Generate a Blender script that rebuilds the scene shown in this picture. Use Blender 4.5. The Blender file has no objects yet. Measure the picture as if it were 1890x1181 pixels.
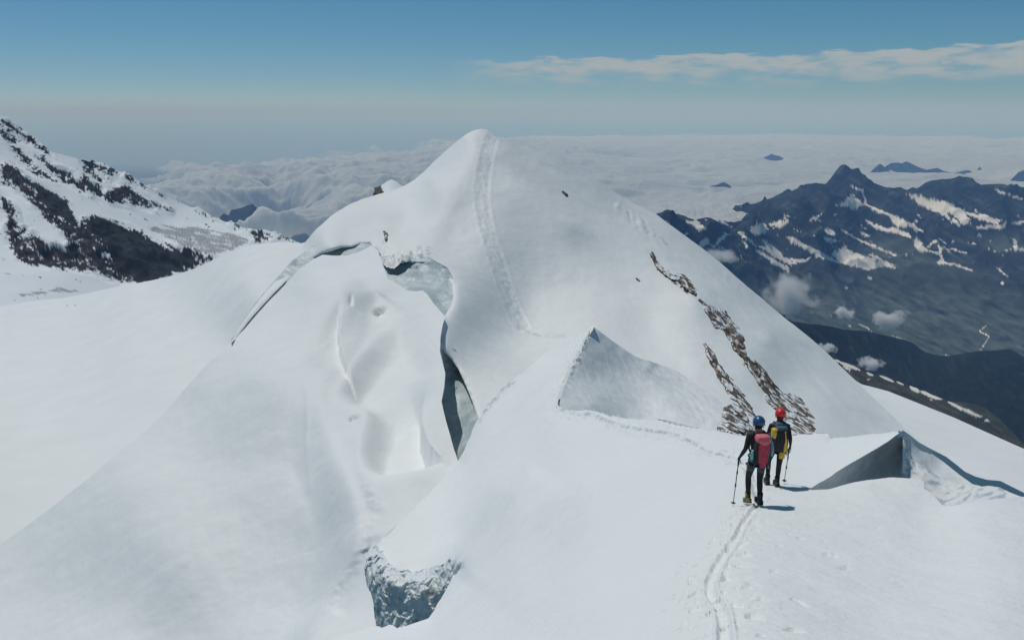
import bpy, bmesh, math, random
import numpy as np
from mathutils import Vector, Matrix

SC = bpy.context.scene
COL = SC.collection
R = math.radians

# ------------------------------------------------------------------ camera
FPX, CX, CY, PITCH = 1637.0, 945.0, 590.5, 13.25
cam = bpy.data.cameras.new('camera')
cam.sensor_width = 36.0
cam.lens = 36.0 * FPX / 1890.0
cam.clip_start = 0.1
cam.clip_end = 400000.0
camo = bpy.data.objects.new('camera', cam)
camo.location = (0, 0, 0)
camo.rotation_euler = (R(90 - PITCH), 0, 0)
COL.objects.link(camo)
SC.camera = camo

# ------------------------------------------------------------------ light
SUN_DIR = Vector((-0.36, 0.44, 1.1)).normalized()      # towards the sun
SUN_EL = math.asin(SUN_DIR.z)
SUN_AZ = math.atan2(SUN_DIR.x, SUN_DIR.y)                # clockwise from +Y
sl = bpy.data.lights.new('sun', 'SUN')
sl.energy = 3.6
sl.angle = R(0.5)
sl.color = (1.0, 0.965, 0.925)
so = bpy.data.objects.new('sun', sl)
so.rotation_euler = SUN_DIR.to_track_quat('Z', 'Y').to_euler()
COL.objects.link(so)

world = bpy.data.worlds.new('World')
SC.world = world
world.use_nodes = True
wn, wl = world.node_tree.nodes, world.node_tree.links
wn.clear()


def wnode(t, **kw):
    n = wn.new(t)
    for k, v in kw.items():
        setattr(n, k, v)
    return n


def wmath(op, a, b=None, c=None, clamp=False):
    n = wn.new('ShaderNodeMath'); n.operation = op; n.use_clamp = clamp
    for i, x in enumerate((a, b, c)):
        if x is None:
            continue
        if isinstance(x, (int, float)):
            n.inputs[i].default_value = x
        else:
            wl.new(x, n.inputs[i])
    return n.outputs[0]


sky = wnode('ShaderNodeTexSky', sky_type='NISHITA', sun_disc=False)
sky.sun_elevation = SUN_EL
sky.sun_rotation = SUN_AZ
sky.altitude = 4300
sky.air_density = 1.0
sky.dust_density = 0.5
sky.ozone_density = 1.6
bg = wnode('ShaderNodeBackground')
bg.inputs['Strength'].default_value = 0.14
wo = wnode('ShaderNodeOutputWorld')
# thin high cloud bank, laid out by azimuth and elevation on the sky
tc = wnode('ShaderNodeTexCoord')
sep = wnode('ShaderNodeSeparateXYZ')
wl.new(tc.outputs['Generated'], sep.inputs[0])
az = wmath('MULTIPLY', wmath('ARCTAN2', sep.outputs[0], sep.outputs[1]), 57.2958)
el = wmath('MULTIPLY', wmath('ARCSINE', sep.outputs[2]), 57.2958)
comb = wnode('ShaderNodeCombineXYZ')
wl.new(wmath('MULTIPLY', az, 0.35), comb.inputs[0])
wl.new(wmath('MULTIPLY', el, 1.5), comb.inputs[1])
nz = wnode('ShaderNodeTexNoise')
nz.inputs['Scale'].default_value = 1.15
nz.inputs['Detail'].default_value = 7
nz.inputs['Roughness'].default_value = 0.55
nz.inputs['Distortion'].default_value = 0.25
wl.new(comb.outputs[0], nz.inputs['Vector'])
nz2 = wnode('ShaderNodeTexNoise')
nz2.inputs['Scale'].default_value = 0.3
nz2.inputs['Detail'].default_value = 5
wl.new(comb.outputs[0], nz2.inputs['Vector'])


def smooth(x, lo, hi):
    n = wn.new('ShaderNodeMapRange'); n.interpolation_type = 'SMOOTHSTEP'
    wl.new(x, n.inputs['Value'])
    n.inputs['From Min'].default_value = lo
    n.inputs['From Max'].default_value = hi
    return n.outputs['Result']


# top of the bank rises gently to the right, its foot dissolves downwards
top = wmath('ADD', wmath('MULTIPLY', az, 0.016), 3.15)
dtop = wmath('SUBTRACT', wmath('ADD', top, wmath('MULTIPLY', wmath('SUBTRACT', nz.outputs[0], 0.5), 1.5)), el)
m_top = smooth(dtop, 0.0, 0.22)
dbot = wmath('SUBTRACT', el, wmath('ADD', wmath('MULTIPLY', wmath('SUBTRACT', 0.5, nz.outputs[0]), 2.2), 1.75))
m_bot = smooth(dbot, -0.5, 1.0)
m_l = smooth(az, -5.0, 2.0)
m_d = smooth(nz.outputs[0], 0.22, 0.60)
mask = wmath('MULTIPLY', wmath('MULTIPLY', m_top, m_bot), wmath('MULTIPLY', m_l, m_d))
# faint wisps elsewhere low in the sky
wis = wmath('MULTIPLY', smooth(nz2.outputs[0], 0.52, 0.75), wmath('MULTIPLY', smooth(el, 0.0, 0.8), smooth(wmath('SUBTRACT', 3.0, el), 0.0, 1.2)))
mask = wmath('MAXIMUM', wmath('MULTIPLY', mask, 1.0), wmath('MULTIPLY', wis, 0.22))
tint = wnode('ShaderNodeMix', data_type='RGBA', blend_type='MULTIPLY')
tint.inputs[0].default_value = 1.0
srgb_ = wnode('ShaderNodeSeparateColor')
wl.new(sky.outputs[0], srgb_.inputs[0])
crgb_ = wnode('ShaderNodeCombineColor')
for k_, (ref_, pw_) in enumerate(((4.0, 1.3), (4.0, 0.88), (6.0, 0.92))):
    wl.new(wmath('MULTIPLY', wmath('POWER', wmath('MULTIPLY', srgb_.outputs[k_], 1 / ref_), pw_), ref_), crgb_.inputs[k_])
wl.new(crgb_.outputs[0], tint.inputs[6])
tint.inputs[7].default_value = (0.37, 0.585, 0.615, 1)
mx = wnode('ShaderNodeMix', data_type='RGBA')
wl.new(mask, mx.inputs[0])
wl.new(tint.outputs[2], mx.inputs[6])
mx.inputs[7].default_value = (3.9, 4.5, 4.75, 1)
wl.new(mx.outputs[2], bg.inputs['Color'])
wl.new(bg.outputs[0], wo.inputs['Surface'])

SC.view_settings.view_transform = 'Standard'
SC.view_settings.look = 'None'
SC.view_settings.exposure = -0.57
SC.view_settings.gamma = 1.0
SC.render.engine = 'CYCLES'
SC.cycles.use_denoising = True
SC.cycles.max_bounces = 6
SC.cycles.diffuse_bounces = 3
SC.cycles.volume_bounces = 4
SC.cycles.transparent_max_bounces = 8
SC.cycles.volume_max_steps = 96

# ------------------------------------------------------------------ helpers
rng = np.random.default_rng(7)
_perm = rng.permutation(256).astype(np.int64)
_perm = np.concatenate([_perm, _perm, _perm])
_g3 = rng.normal(size=(256, 3))
_g3 /= np.linalg.norm(_g3, axis=1)[:, None]


def perlin(p):
    """gradient noise, p is (n,3); about -0.8 .. 0.8"""
    p = np.asarray(p, float)
    i = np.floor(p).astype(np.int64)
    f = p - i
    i &= 255
    u = f * f * f * (f * (f * 6 - 15) + 10)
    out = 0
    for dx in (0, 1):
        wx = u[:, 0] if dx else 1 - u[:, 0]
        for dy in (0, 1):
            wy = u[:, 1] if dy else 1 - u[:, 1]
            for dz in (0, 1):
                wz = u[:, 2] if dz else 1 - u[:, 2]
                h = _perm[_perm[_perm[(i[:, 0] + dx) & 255] + ((i[:, 1] + dy) & 255)] + ((i[:, 2] + dz) & 255)]
                g = _g3[h]
                out = out + wx * wy * wz * (g[:, 0] * (f[:, 0] - dx) + g[:, 1] * (f[:, 1] - dy) + g[:, 2] * (f[:, 2] - dz))
    return out


def fbm(p, octv=5, gain=0.5, lac=2.03):
    a, s, out = 1.0, 0.0, 0
    for k in range(octv):
        out = out + a * perlin(p + 17.3 * k)
        s += a
        a *= gain
        p = p * lac
    return out / s * 1.6


def ridged(p, octv=5, gain=0.5, lac=2.07):
    a, s, out, w = 1.0, 0.0, 0, 1.0
    for k in range(octv):
        n = 1 - np.abs(perlin(p + 31.7 * k)) * 2.0
        n = np.clip(n, 0, 1) ** 2
        out = out + a * n * w
        w = np.clip(n * 1.6, 0, 1)
        s += a
        a *= gain
        p = p * lac
    return out / s


def billow(p, octv=5, gain=0.5, lac=2.1):
    a, s, out = 1.0, 0.0, 0
    for k in range(octv):
        out = out + a * np.abs(perlin(p + 11.1 * k)) * 2
        s += a
        a *= gain
        p = p * lac
    return out / s


T_ = R(PITCH)
FWD = np.array([0, math.cos(T_), -math.sin(T_)])
UPV = np.array([0, math.sin(T_), math.cos(T_)])
RGT = np.array([1.0, 0, 0])


def rays(uv):
    uv = np.asarray(uv, float)
    return FWD[None] + ((uv[:, 0] - CX) / FPX)[:, None] * RGT[None] - ((uv[:, 1] - CY) / FPX)[:, None] * UPV[None]


def at(u, v, d):
    """the point of the landscape that lies d metres ahead in direction (u, v)"""
    return Vector(rays([[u, v]])[0] * d)


def sstep(x, lo=0.0, hi=1.0):
    t = np.clip((x - lo) / (hi - lo), 0, 1)
    return t * t * (3 - 2 * t)


def tps_fit(ctrl, lam=1e-5):
    c = np.array(ctrl, float)
    xy = c[:, :2] / 1000.0
    w = np.log(1.0 / c[:, 2])
    n = len(c)
    r2 = ((xy[:, None] - xy[None]) ** 2).sum(-1)
    K = 0.5 * r2 * np.log(r2 + 1e-12) + lam * np.eye(n)
    A = np.zeros((n + 3, n + 3))
    A[:n, :n] = K
    A[:n, n:] = np.c_[np.ones(n), xy]
    A[n:, :n] = A[:n, n:].T
    co = np.linalg.solve(A, np.r_[w, 0, 0, 0])

    def f(uv):
        q = np.asarray(uv, float) / 1000.0
        out = np.empty(len(q))
        for s in range(0, len(q), 20000):
            b = q[s:s + 20000]
            r = ((b[:, None] - xy[None]) ** 2).sum(-1)
            out[s:s + 20000] = (0.5 * r * np.log(r + 1e-12)) @ co[:n] + co[n] + b @ co[n + 1:]
        return np.exp(-out)          # depth
    return f


def poly_dist(uv, pl, closed=False, signed=False):
    """distance to a polyline, arclength fraction, nearest point, side (+ = right of travel in the picture)"""
    pl = np.asarray(pl, float)
    if closed:
        pl = np.r_[pl, pl[:1]]
    a, b = pl[:-1], pl[1:]
    L = np.linalg.norm(b - a, axis=1)
    cum = np.r_[0, np.cumsum(L)]
    n = len(uv)
    best = np.full(n, 1e18); frac = np.zeros(n); near = np.zeros((n, 2)); side = np.zeros(n); seg = np.zeros(n, int)
    for k in range(len(a)):
        ab = b[k] - a[k]
        t = np.clip(((uv - a[k]) @ ab) / max(ab @ ab, 1e-9), 0, 1)
        q = a[k] + t[:, None] * ab
        d = ((uv - q) ** 2).sum(1)
        m = d < best
        best[m] = d[m]
        frac[m] = (cum[k] + t[m] * L[k]) / cum[-1]
        near[m] = q[m]
        seg[m] = k
        cr = ab[0] * (uv[m, 1] - a[k][1]) - ab[1] * (uv[m, 0] - a[k][0])
        side[m] = np.sign(cr)
    return np.sqrt(best), frac, near, side


def inside(uv, poly):
    poly = np.asarray(poly, float)
    x, y = uv[:, 0], uv[:, 1]
    c = np.zeros(len(uv), bool)
    j = len(poly) - 1
    for i in range(len(poly)):
        xi, yi = poly[i]; xj, yj = poly[j]
        if yi != yj:
            m = ((yi > y) != (yj > y)) & (x < (xj - xi) * (y - yi) / (yj - yi) + xi)
            c ^= m
        j = i
    return c


def spline(pts, n=6):
    """Catmull-Rom through pts"""
    p = np.asarray(pts, float)
    p = np.r_[[2 * p[0] - p[1]], p, [2 * p[-1] - p[-2]]]
    out = []
    for i in range(1, len(p) - 2):
        for t in np.arange(n) / n:
            out.append(0.5 * ((2 * p[i]) + (-p[i - 1] + p[i + 1]) * t + (2 * p[i - 1] - 5 * p[i] + 4 * p[i + 1] - p[i + 2]) * t * t
                              + (-p[i - 1] + 3 * p[i] - 3 * p[i + 1] + p[i + 2]) * t ** 3))
    out.append(p[-2])
    return np.array(out)


def mesh_obj(name, verts, faces, mat=None, smooth_=True, parent=None, mats=None, fmat=None, vcol=None):
    me = bpy.data.meshes.new(name)
    me.from_pydata(np.asarray(verts).tolist(), [], [tuple(f) for f in faces])
    me.update()
    if smooth_:
        me.polygons.foreach_set('use_smooth', np.ones(len(me.polygons), bool))
    if mat:
        me.materials.append(mat)
    for m in mats or []:
        me.materials.append(m)
    if fmat is not None:
        me.polygons.foreach_set('material_index', np.asarray(fmat, np.int32))
    if vcol is not None:
        for nm, arr in vcol.items():
            at_ = me.attributes.new(nm, 'FLOAT', 'POINT')
            at_.data.foreach_set('value', np.asarray(arr, np.float32))
    o = bpy.data.objects.new(name, me)
    COL.objects.link(o)
    if parent:
        o.parent = parent
    return o


def structure(o):
    o['kind'] = 'structure'
    return o


def tag(o, label, cat, group=None, kind=None):
    o['label'] = label
    if cat:
        o['category'] = cat
    if group:
        o['group'] = group
    if kind:
        o['kind'] = kind
    return o


def patch(name, poly, depth, step, mat, displace=None, skirt=0.06, attrs=None, smooth_=True, parent=None, jag=0.0):
    """a piece of land inside an outline: depth(uv) gives the distance, displace(uv, pts, d) the small relief.
    Its rim is carried on behind itself so that the land goes on past the crest."""
    poly = np.asarray(poly, float)
    if jag:
        q = []
        for a, b in zip(poly, np.roll(poly, -1, 0)):
            n = max(1, int(np.linalg.norm(b - a) / (step * 1.5)))
            for t in range(n):
                q.append(a + (b - a) * t / n)
        q = np.array(q)
        q3 = np.c_[q / 14.0, np.zeros(len(q))]
        q = q + jag * np.c_[fbm(q3, 4) * 0.6, fbm(q3 + 50, 4)]
        poly = q
    lo, hi = poly.min(0) - step, poly.max(0) + step
    gx = np.arange(lo[0], hi[0] + step, step)
    gy = np.arange(lo[1], hi[1] + step, step)
    nx, ny = len(gx), len(gy)
    uv = np.stack(np.meshgrid(gx, gy), -1).reshape(-1, 2)
    ins = inside(uv, poly)
    k2 = ins.reshape(ny, nx)
    idx = np.arange(nx * ny).reshape(ny, nx)

    def cross(i, j):
        """where the outline cuts the grid edges i-j (i inside, j outside)"""
        a_, b_ = uv[i].copy(), uv[j].copy()
        for _ in range(9):
            m_ = 0.5 * (a_ + b_)
            ok = inside(m_, poly)
            a_[ok] = m_[ok]
            b_[~ok] = m_[~ok]
        return 0.5 * (a_ + b_)
    ed = np.concatenate([np.stack([idx[:, :-1].ravel(), idx[:, 1:].ravel()], 1), np.stack([idx[:-1].ravel(), idx[1:].ravel()], 1)])
    ed = ed[ins[ed[:, 0]] != ins[ed[:, 1]]]
    io = np.where(ins[ed[:, 0]][:, None], ed, ed[:, ::-1])
    xp = cross(io[:, 0], io[:, 1]) if len(io) else np.zeros((0, 2))
    xid = {(int(p_), int(q_)): nx * ny + k for k, (p_, q_) in enumerate(np.sort(ed, 1))}
    uv = np.concatenate([uv, xp])
    a, b, c, e = idx[:-1, :-1], idx[:-1, 1:], idx[1:, 1:], idx[1:, :-1]
    cnt = k2[:-1, :-1].astype(int) + k2[:-1, 1:] + k2[1:, 1:] + k2[1:, :-1]
    m = cnt == 4
    quads = np.stack([a[m], e[m], c[m], b[m]], -1)
    m = (cnt > 0) & (cnt < 4)
    tr_ = []
    for cell in np.stack([a[m], e[m], c[m], b[m]], -1).tolist():
        ring = []
        for k in range(4):
            p_, q_ = cell[k], cell[(k + 1) % 4]
            if ins[p_]:
                ring.append(p_)
            if ins[p_] != ins[q_]:
                ring.append(xid[(min(p_, q_), max(p_, q_))])
        for k in range(1, len(ring) - 1):
            tr_.append((ring[0], ring[k], ring[k + 1]))
    tris = np.array(tr_, int).reshape(-1, 3)
    used = np.unique(np.concatenate([quads.ravel(), tris.ravel()]))
    remap = -np.ones(len(uv), int)
    remap[used] = np.arange(len(used))
    uv = uv[used]
    quads, tris = remap[quads], remap[tris]
    dd = depth(uv)
    ry = rays(uv)
    pts = ry * dd[:, None]
    if displace is not None:
        pts = displace(uv, pts, dd)
    at_ = {}
    if attrs:                      # read the colour chart where each point really stands after the relief
        w_ = pts @ FWD
        uq_ = np.c_[CX + FPX * pts[:, 0] / w_, CY - FPX * (pts @ UPV) / w_]
        for nm, fn in attrs.items():
            at_[nm] = fn(uq_, pts)
    # boundary edges
    e1 = np.concatenate([quads[:, [0, 1]], quads[:, [1, 2]], quads[:, [2, 3]], quads[:, [3, 0]],
                         tris[:, [0, 1]], tris[:, [1, 2]], tris[:, [2, 0]]])
    key = np.sort(e1, 1)
    kk = key[:, 0].astype(np.int64) * len(uv) + key[:, 1]
    uq, inv, cn = np.unique(kk, return_inverse=True, return_counts=True)
    be = e1[cn[inv] == 1]
    F = [tuple(q) for q in quads] + [tuple(t) for t in tris]
    V = [pts]
    if skirt and len(be):
        bv = np.unique(be)
        rm = {int(v): i for i, v in enumerate(bv)}
        # inward direction in the picture: from the rim towards the faces that touch it
        nin = np.zeros((len(uv), 2))
        ef = np.concatenate([np.tile(uv[quads].mean(1), (4, 1)), np.tile(uv[tris].mean(1), (3, 1))])
        bfc = ef[cn[inv] == 1]
        mid = 0.5 * (uv[be[:, 0]] + uv[be[:, 1]])
        dvec = uv[be[:, 1]] - uv[be[:, 0]]
        nrm = np.c_[dvec[:, 1], -dvec[:, 0]]
        nrm *= np.sign((nrm * (bfc - mid)).sum(1))[:, None]
        for s in (0, 1):
            np.add.at(nin, be[:, s], nrm)
        acc = nin.copy()
        for _ in range(6):
            nn = acc.copy()
            np.add.at(nn, be[:, 0], acc[be[:, 1]] * 0.5)
            np.add.at(nn, be[:, 1], acc[be[:, 0]] * 0.5)
            acc = nn / 2
        nb = acc[bv]
        nb /= np.linalg.norm(nb, axis=1)[:, None] + 1e-9
        room = np.full(len(bv), 2.0)
        okk = np.ones(len(bv), bool)
        for tr in (3, 6, 10, 15, 22, 30, 42, 56):
            okk &= inside(uv[bv] + nb * tr, poly)
            room[okk] = tr
        room = np.clip(room * 0.7, 1.0, 40)
        base = len(pts)
        rings = [pts[bv]]
        z0 = (pts[bv] - ry[bv] * dd[bv][:, None])
        for s in (0.15, 0.5, 1.1, 2.2):
            reach = np.minimum(FPX * skirt * (0.12 * s + 0.10 * s * s), room * (0.25 + 0.75 * s / 2.2))
            q = uv[bv] + nb * reach[:, None]
            D = np.maximum(dd[bv] * (1 + skirt * s), depth(q) * (1.0 + 0.012 * min(s, 1.0)))
            rings.append(rays(q) * D[:, None] + z0)
        for r_ in rings:
            V.append(r_)
        nbv = len(bv)
        i0 = np.array([rm[int(x)] for x in be[:, 0]]); i1 = np.array([rm[int(x)] for x in be[:, 1]])
        for k in range(len(rings) - 1):
            o0, o1 = base + k * nbv, base + (k + 1) * nbv
            F += [(o0 + y, o0 + x, o1 + x, o1 + y) for x, y in zip(i0.tolist(), i1.tolist())]
        for nm in at_:
            at_[nm] = np.r_[at_[nm]] if False else np.concatenate([at_[nm]] + [at_[nm][bv]] * len(rings))
    V = np.concatenate(V)
    o = mesh_obj(name, V, F, mat, smooth_, parent, vcol=at_ or None)
    return o


# ------------------------------------------------------------------ materials
def mat(name):
    m = bpy.data.materials.new(name)
    m.use_nodes = True
    nt = m.node_tree
    b = nt.nodes['Principled BSDF']
    return m, nt, b


def nd(nt, t, **kw):
    n = nt.nodes.new(t)
    for k, v in kw.items():
        if k in n.inputs:
            n.inputs[k].default_value = v
        else:
            setattr(n, k, v)
    return n


def ramp(nt, src, stops, interp='LINEAR'):
    r_ = nt.nodes.new('ShaderNodeValToRGB')
    r_.color_ramp.interpolation = interp
    els = r_.color_ramp.elements
    while len(els) < len(stops):
        els.new(0.5)
    for e, (p, c) in zip(els, stops):
        e.position = p
        e.color = (*c, 1) if len(c) == 3 else c
    nt.links.new(src, r_.inputs[0])
    return r_.outputs[0]


def bump_chain(nt, bsdf, layers, coord):
    prev = None
    for scale, dist, detail, stretch in layers:
        mp = nd(nt, 'ShaderNodeMapping')
        mp.inputs['Scale'].default_value = stretch
        nt.links.new(coord, mp.inputs[0])
        n = nd(nt, 'ShaderNodeTexNoise', Scale=scale, Detail=detail, Roughness=0.6)
        nt.links.new(mp.outputs[0], n.inputs['Vector'])
        b = nd(nt, 'ShaderNodeBump', Strength=1.0, Distance=dist)
        nt.links.new(n.outputs[0], b.inputs['Height'])
        if prev:
            nt.links.new(prev, b.inputs['Normal'])
        prev = b.outputs[0]
    nt.links.new(prev, bsdf.inputs['Normal'])


def snow_material(name, col=(0.80, 0.825, 0.815), layers=((1.2, 0.10, 4, (1, 1, 1)),), dirt=0.0, rough=0.6):
    m, nt, b = mat(name)
    tc_ = nd(nt, 'ShaderNodeTexCoord')
    n = nd(nt, 'ShaderNodeTexNoise', Scale=0.06, Detail=5, Roughness=0.6)
    nt.links.new(tc_.outputs['Object'], n.inputs['Vector'])
    c2 = tuple(x * 0.955 for x in col)
    out = ramp(nt, n.outputs[0], [(0.35, c2), (0.65, col)])
    if dirt:
        dn = nd(nt, 'ShaderNodeTexNoise', Scale=0.5, Detail=8, Roughness=0.75)
        mp = nd(nt, 'ShaderNodeMapping')
        mp.inputs['Scale'].default_value = (1.0, 0.35, 0.7)
        nt.links.new(tc_.outputs['Object'], mp.inputs[0])
        nt.links.new(mp.outputs[0], dn.inputs['Vector'])
        f = ramp(nt, dn.outputs[0], [(0.60, (0, 0, 0)), (0.74, (dirt, dirt, dirt))])
        mx_ = nd(nt, 'ShaderNodeMix', data_type='RGBA')
        nt.links.new(f, mx_.inputs[0])
        nt.links.new(out, mx_.inputs[6])
        mx_.inputs[7].default_value = (0.33, 0.31, 0.29, 1)
        out = mx_.outputs[2]
    ta = nd(nt, 'ShaderNodeAttribute'); ta.attribute_name = 'tread_and_grey'  # blue-grey for trodden snow, crumbs, dirty streaks and the scoop walls
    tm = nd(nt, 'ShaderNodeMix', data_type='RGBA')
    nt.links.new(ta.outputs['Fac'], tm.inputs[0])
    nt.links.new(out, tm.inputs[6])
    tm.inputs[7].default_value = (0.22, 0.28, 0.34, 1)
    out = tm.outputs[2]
    nt.links.new(out, b.inputs['Base Color'])
    b.inputs['Roughness'].default_value = rough
    b.inputs['Specular IOR Level'].default_value = 0.25
    bump_chain(nt, b, layers, tc_.outputs['Object'])
    return m


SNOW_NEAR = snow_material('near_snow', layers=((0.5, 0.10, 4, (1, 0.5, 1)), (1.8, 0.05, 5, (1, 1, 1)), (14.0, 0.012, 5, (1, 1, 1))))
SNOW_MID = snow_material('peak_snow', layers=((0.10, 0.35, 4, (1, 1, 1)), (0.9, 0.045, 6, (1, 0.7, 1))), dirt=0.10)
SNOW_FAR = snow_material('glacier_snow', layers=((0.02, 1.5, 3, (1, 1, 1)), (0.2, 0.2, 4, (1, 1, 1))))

# ------------------------------------------------------------------ 1. glacier basin far left
G_TOP = [(-260, 590), (-100, 575), (0, 565), (60, 556), (120, 549), (180, 537), (225, 527), (262, 521), (300, 513), (335, 504), (370, 491),
         (405, 474), (440, 460), (470, 452), (500, 448), (530, 447), (558, 449), (600, 452), (680, 470), (760, 600), (700, 900)]
gf = tps_fit([(0, 1005, 240), (-260, 1181, 200), (300, 760, 330), (430, 640, 400), (120, 565, 700), (0, 570, 720), (-260, 600, 700),
              (250, 540, 640), (262, 521, 690), (400, 480, 560), (555, 449, 520), (680, 470, 500), (450, 520, 450), (150, 800, 330), (0, 800, 340), (240, 650, 440),
              (700, 900, 300), (-260, 900, 260), (600, 700, 350)])
structure(patch('glacier', spline(G_TOP, 4).tolist() + [(300, 1181), (-260, 1181)], gf, 5.0, SNOW_FAR))

# ------------------------------------------------------------------ 2. left flank and trough (nearer than the peak)
T_EDGE = [(-260, 1210), (-100, 1085), (0, 1005), (60, 962), (110, 925), (160, 884), (220, 832), (275, 783), (330, 728), (380, 675), (428, 633), (445, 612), (470, 584), (500, 552), (525, 527),
          (552, 497), (577, 480), (595, 471), (618, 473), (640, 472), (662, 466), (688, 452), (697, 462), (703, 478), (708, 495), (716, 515),
          (735, 526), (752, 536), (768, 538), (780, 536), (788, 542), (800, 558), (810, 570), (822, 583), (817, 600), (813, 620), (812, 645), (816, 660), (822, 690), (820, 715), (815, 742), (820, 765), (830, 800),
          (838, 830), (845, 851)]
tf0 = tps_fit([(-260, 1210, 100), (0, 1005, 113), (160, 884, 115), (330, 728, 130), (430, 632, 140), (510, 545, 159), (565, 490, 166), (640, 472, 168), (690, 453, 168),
               (716, 515, 150), (780, 537, 142), (822, 583, 130), (812, 645, 115), (818, 742, 101), (845, 851, 89),
               (0, 1181, 92), (300, 1181, 82), (600, 1181, 69), (600, 1100, 76.5), (300, 1000, 93), (200, 1080, 92.5), (430, 850, 100.5), (500, 700, 116), (600, 800, 101),
               (630, 540, 143), (690, 575, 143), (700, 650, 122), (750, 590, 135), (760, 690, 110), (740, 780, 97), (760, 870, 86), (700, 950, 81), (800, 950, 80), (840, 1100, 68),
               (650, 1000, 79), (640, 880, 89), (540, 950, 89.5), (640, 680, 116), (590, 600, 131), (560, 560, 146)])


def step_feat(uv, pl, amp, r0, R0, ends=0.12, n=5):
    """an escarpment along a line: the right-hand side stands nearer by amp; fades with distance"""
    s = spline(pl, n)
    d, fr, _, side = poly_dist(uv, s)
    fade = sstep(fr, 0, ends) * sstep(1 - fr, 0, ends)
    pos = side * d
    prof = sstep(pos, -r0, r0) * np.exp(-np.clip(pos, 0, None) / R0)
    far = np.exp(-(np.clip(d - R0 * 3, 0, None) / 20.0) ** 2)
    return amp * prof * fade * far


def ridge_feat(uv, pl, amp, wid, ends=0.12, n=5):
    s = spline(pl, n)
    d, fr, _, side = poly_dist(uv, s)
    return amp * np.exp(-(d / wid) ** 2) * sstep(fr, 0, ends) * sstep(1 - fr, 0, ends)


def t_depth(uv):
    d = tf0(uv)
    k = np.zeros(len(uv))
    # lobes of wind-packed snow in the trough
    k += step_feat(uv, [(575, 575), (600, 552), (628, 536), (648, 550), (668, 580), (672, 600), (655, 640), (618, 690), (600, 720), (602, 770), (625, 840), (650, 900), (668, 960), (660, 1015), (625, 1075), (590, 1130), (570, 1190)], 0.006, 15, 90, 0.15)
    k += step_feat(uv, [(752, 566), (745, 578), (715, 603), (680, 635), (645, 678), (622, 722)], -0.004, 6, 70, 0.15)
    k += step_feat(uv, [(825, 690), (790, 676), (755, 678), (725, 694), (695, 722), (673, 762), (663, 800), (662, 850), (675, 900), (695, 940), (700, 985)], -0.006, 16, 80, 0.1)
    k += ridge_feat(uv, [(560, 695), (568, 740), (565, 800), (572, 880)], 0.0015, 5)
    k += ridge_feat(uv, [(672, 1000), (690, 1010), (655, 1075), (620, 1140)], -0.006, 16)
    return d * (1 - k)


def crumble(uv, pl, wid, n=5):
    d, fr, _, _ = poly_dist(uv, spline(pl, n))
    return np.exp(-(d / wid) ** 2) * sstep(fr, 0, 0.1) * sstep(1 - fr, 0, 0.1)


def drop(uv, pl, A, r_, r1, r2, ends=0.15):
    """the snow falls away below a line, steeply at first, and levels out again"""
    d_, fr, _, side = poly_dist(uv, spline(pl, 5))
    pos = side * d_
    return -A * sstep(pos, -3, r_) * (1 - sstep(pos, r1, r2)) * sstep(fr, 0, ends) * sstep(1 - fr, 0, ends)


def t_disp(uv, p, d):
    z = 0.35 * fbm(p / 14.0, 4)
    z += 0.10 * fbm(p / 3.0 + 9, 3)
    z += drop(uv, [(530, 670), (560, 612), (600, 556), (630, 536), (652, 552), (668, 580)], 1.2, 60, 110, 260, 0.25)
    z += drop(uv, [(612, 745), (628, 708), (645, 678), (680, 635), (715, 603), (745, 578), (760, 560)], 2.4, 40, 60, 140, 0.25)
    # the shoulder falls away to the left of the trough's rim
    rim = spline([(600, 640), (600, 700), (606, 770), (625, 840), (650, 900), (664, 955), (655, 1012), (630, 1070), (600, 1130), (575, 1200)], 8)
    pos = np.interp(uv[:, 1], rim[:, 1], rim[:, 0]) - uv[:, 0]
    z -= 2.4 * sstep(pos, -4, 85) * (1 - sstep(pos, 170, 430)) * sstep(uv[:, 1], 690, 850)
    z += drop(uv, [(668, 900), (660, 850), (662, 800), (673, 762), (695, 722), (725, 694), (755, 678), (790, 676), (830, 694)], 3.2, 55, 110, 260, 0.25)
    m = crumble(uv, [(655, 880), (680, 915), (700, 945), (680, 965), (672, 1000), (660, 1040), (625, 1090), (600, 1150)], 13)
    m += 0.8 * crumble(uv, [(650, 545), (665, 572), (672, 590)], 6)
    m += 0.3 * crumble(uv, [(562, 700), (560, 740), (568, 790), (572, 860)], 6)
    z += m * 0.4 * np.abs(fbm(p / 1.4, 3))
    # little hollows with a shaded lip
    for (cu, cv, a, b, dep) in ((701, 575, 10, 5, 1.6), (652, 774, 10, 2.5, 0.8), (648, 553, 2.5, 9, 0.9), (701, 584, 5, 2, 0.6)):
        e = ((uv[:, 0] - cu) / a) ** 2 + ((uv[:, 1] - cv + 0.3 * (uv[:, 0] - cu)) / b) ** 2
        z -= dep * np.exp(-e ** 2)
    q = p.copy(); q[:, 2] += z
    return q


T_poly = T_EDGE + [(900, 900), (900, 1215), (-260, 1215)]
structure(patch('trough_snow', T_poly, t_depth, 3.0, SNOW_MID, t_disp, skirt=0.05))

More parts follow.
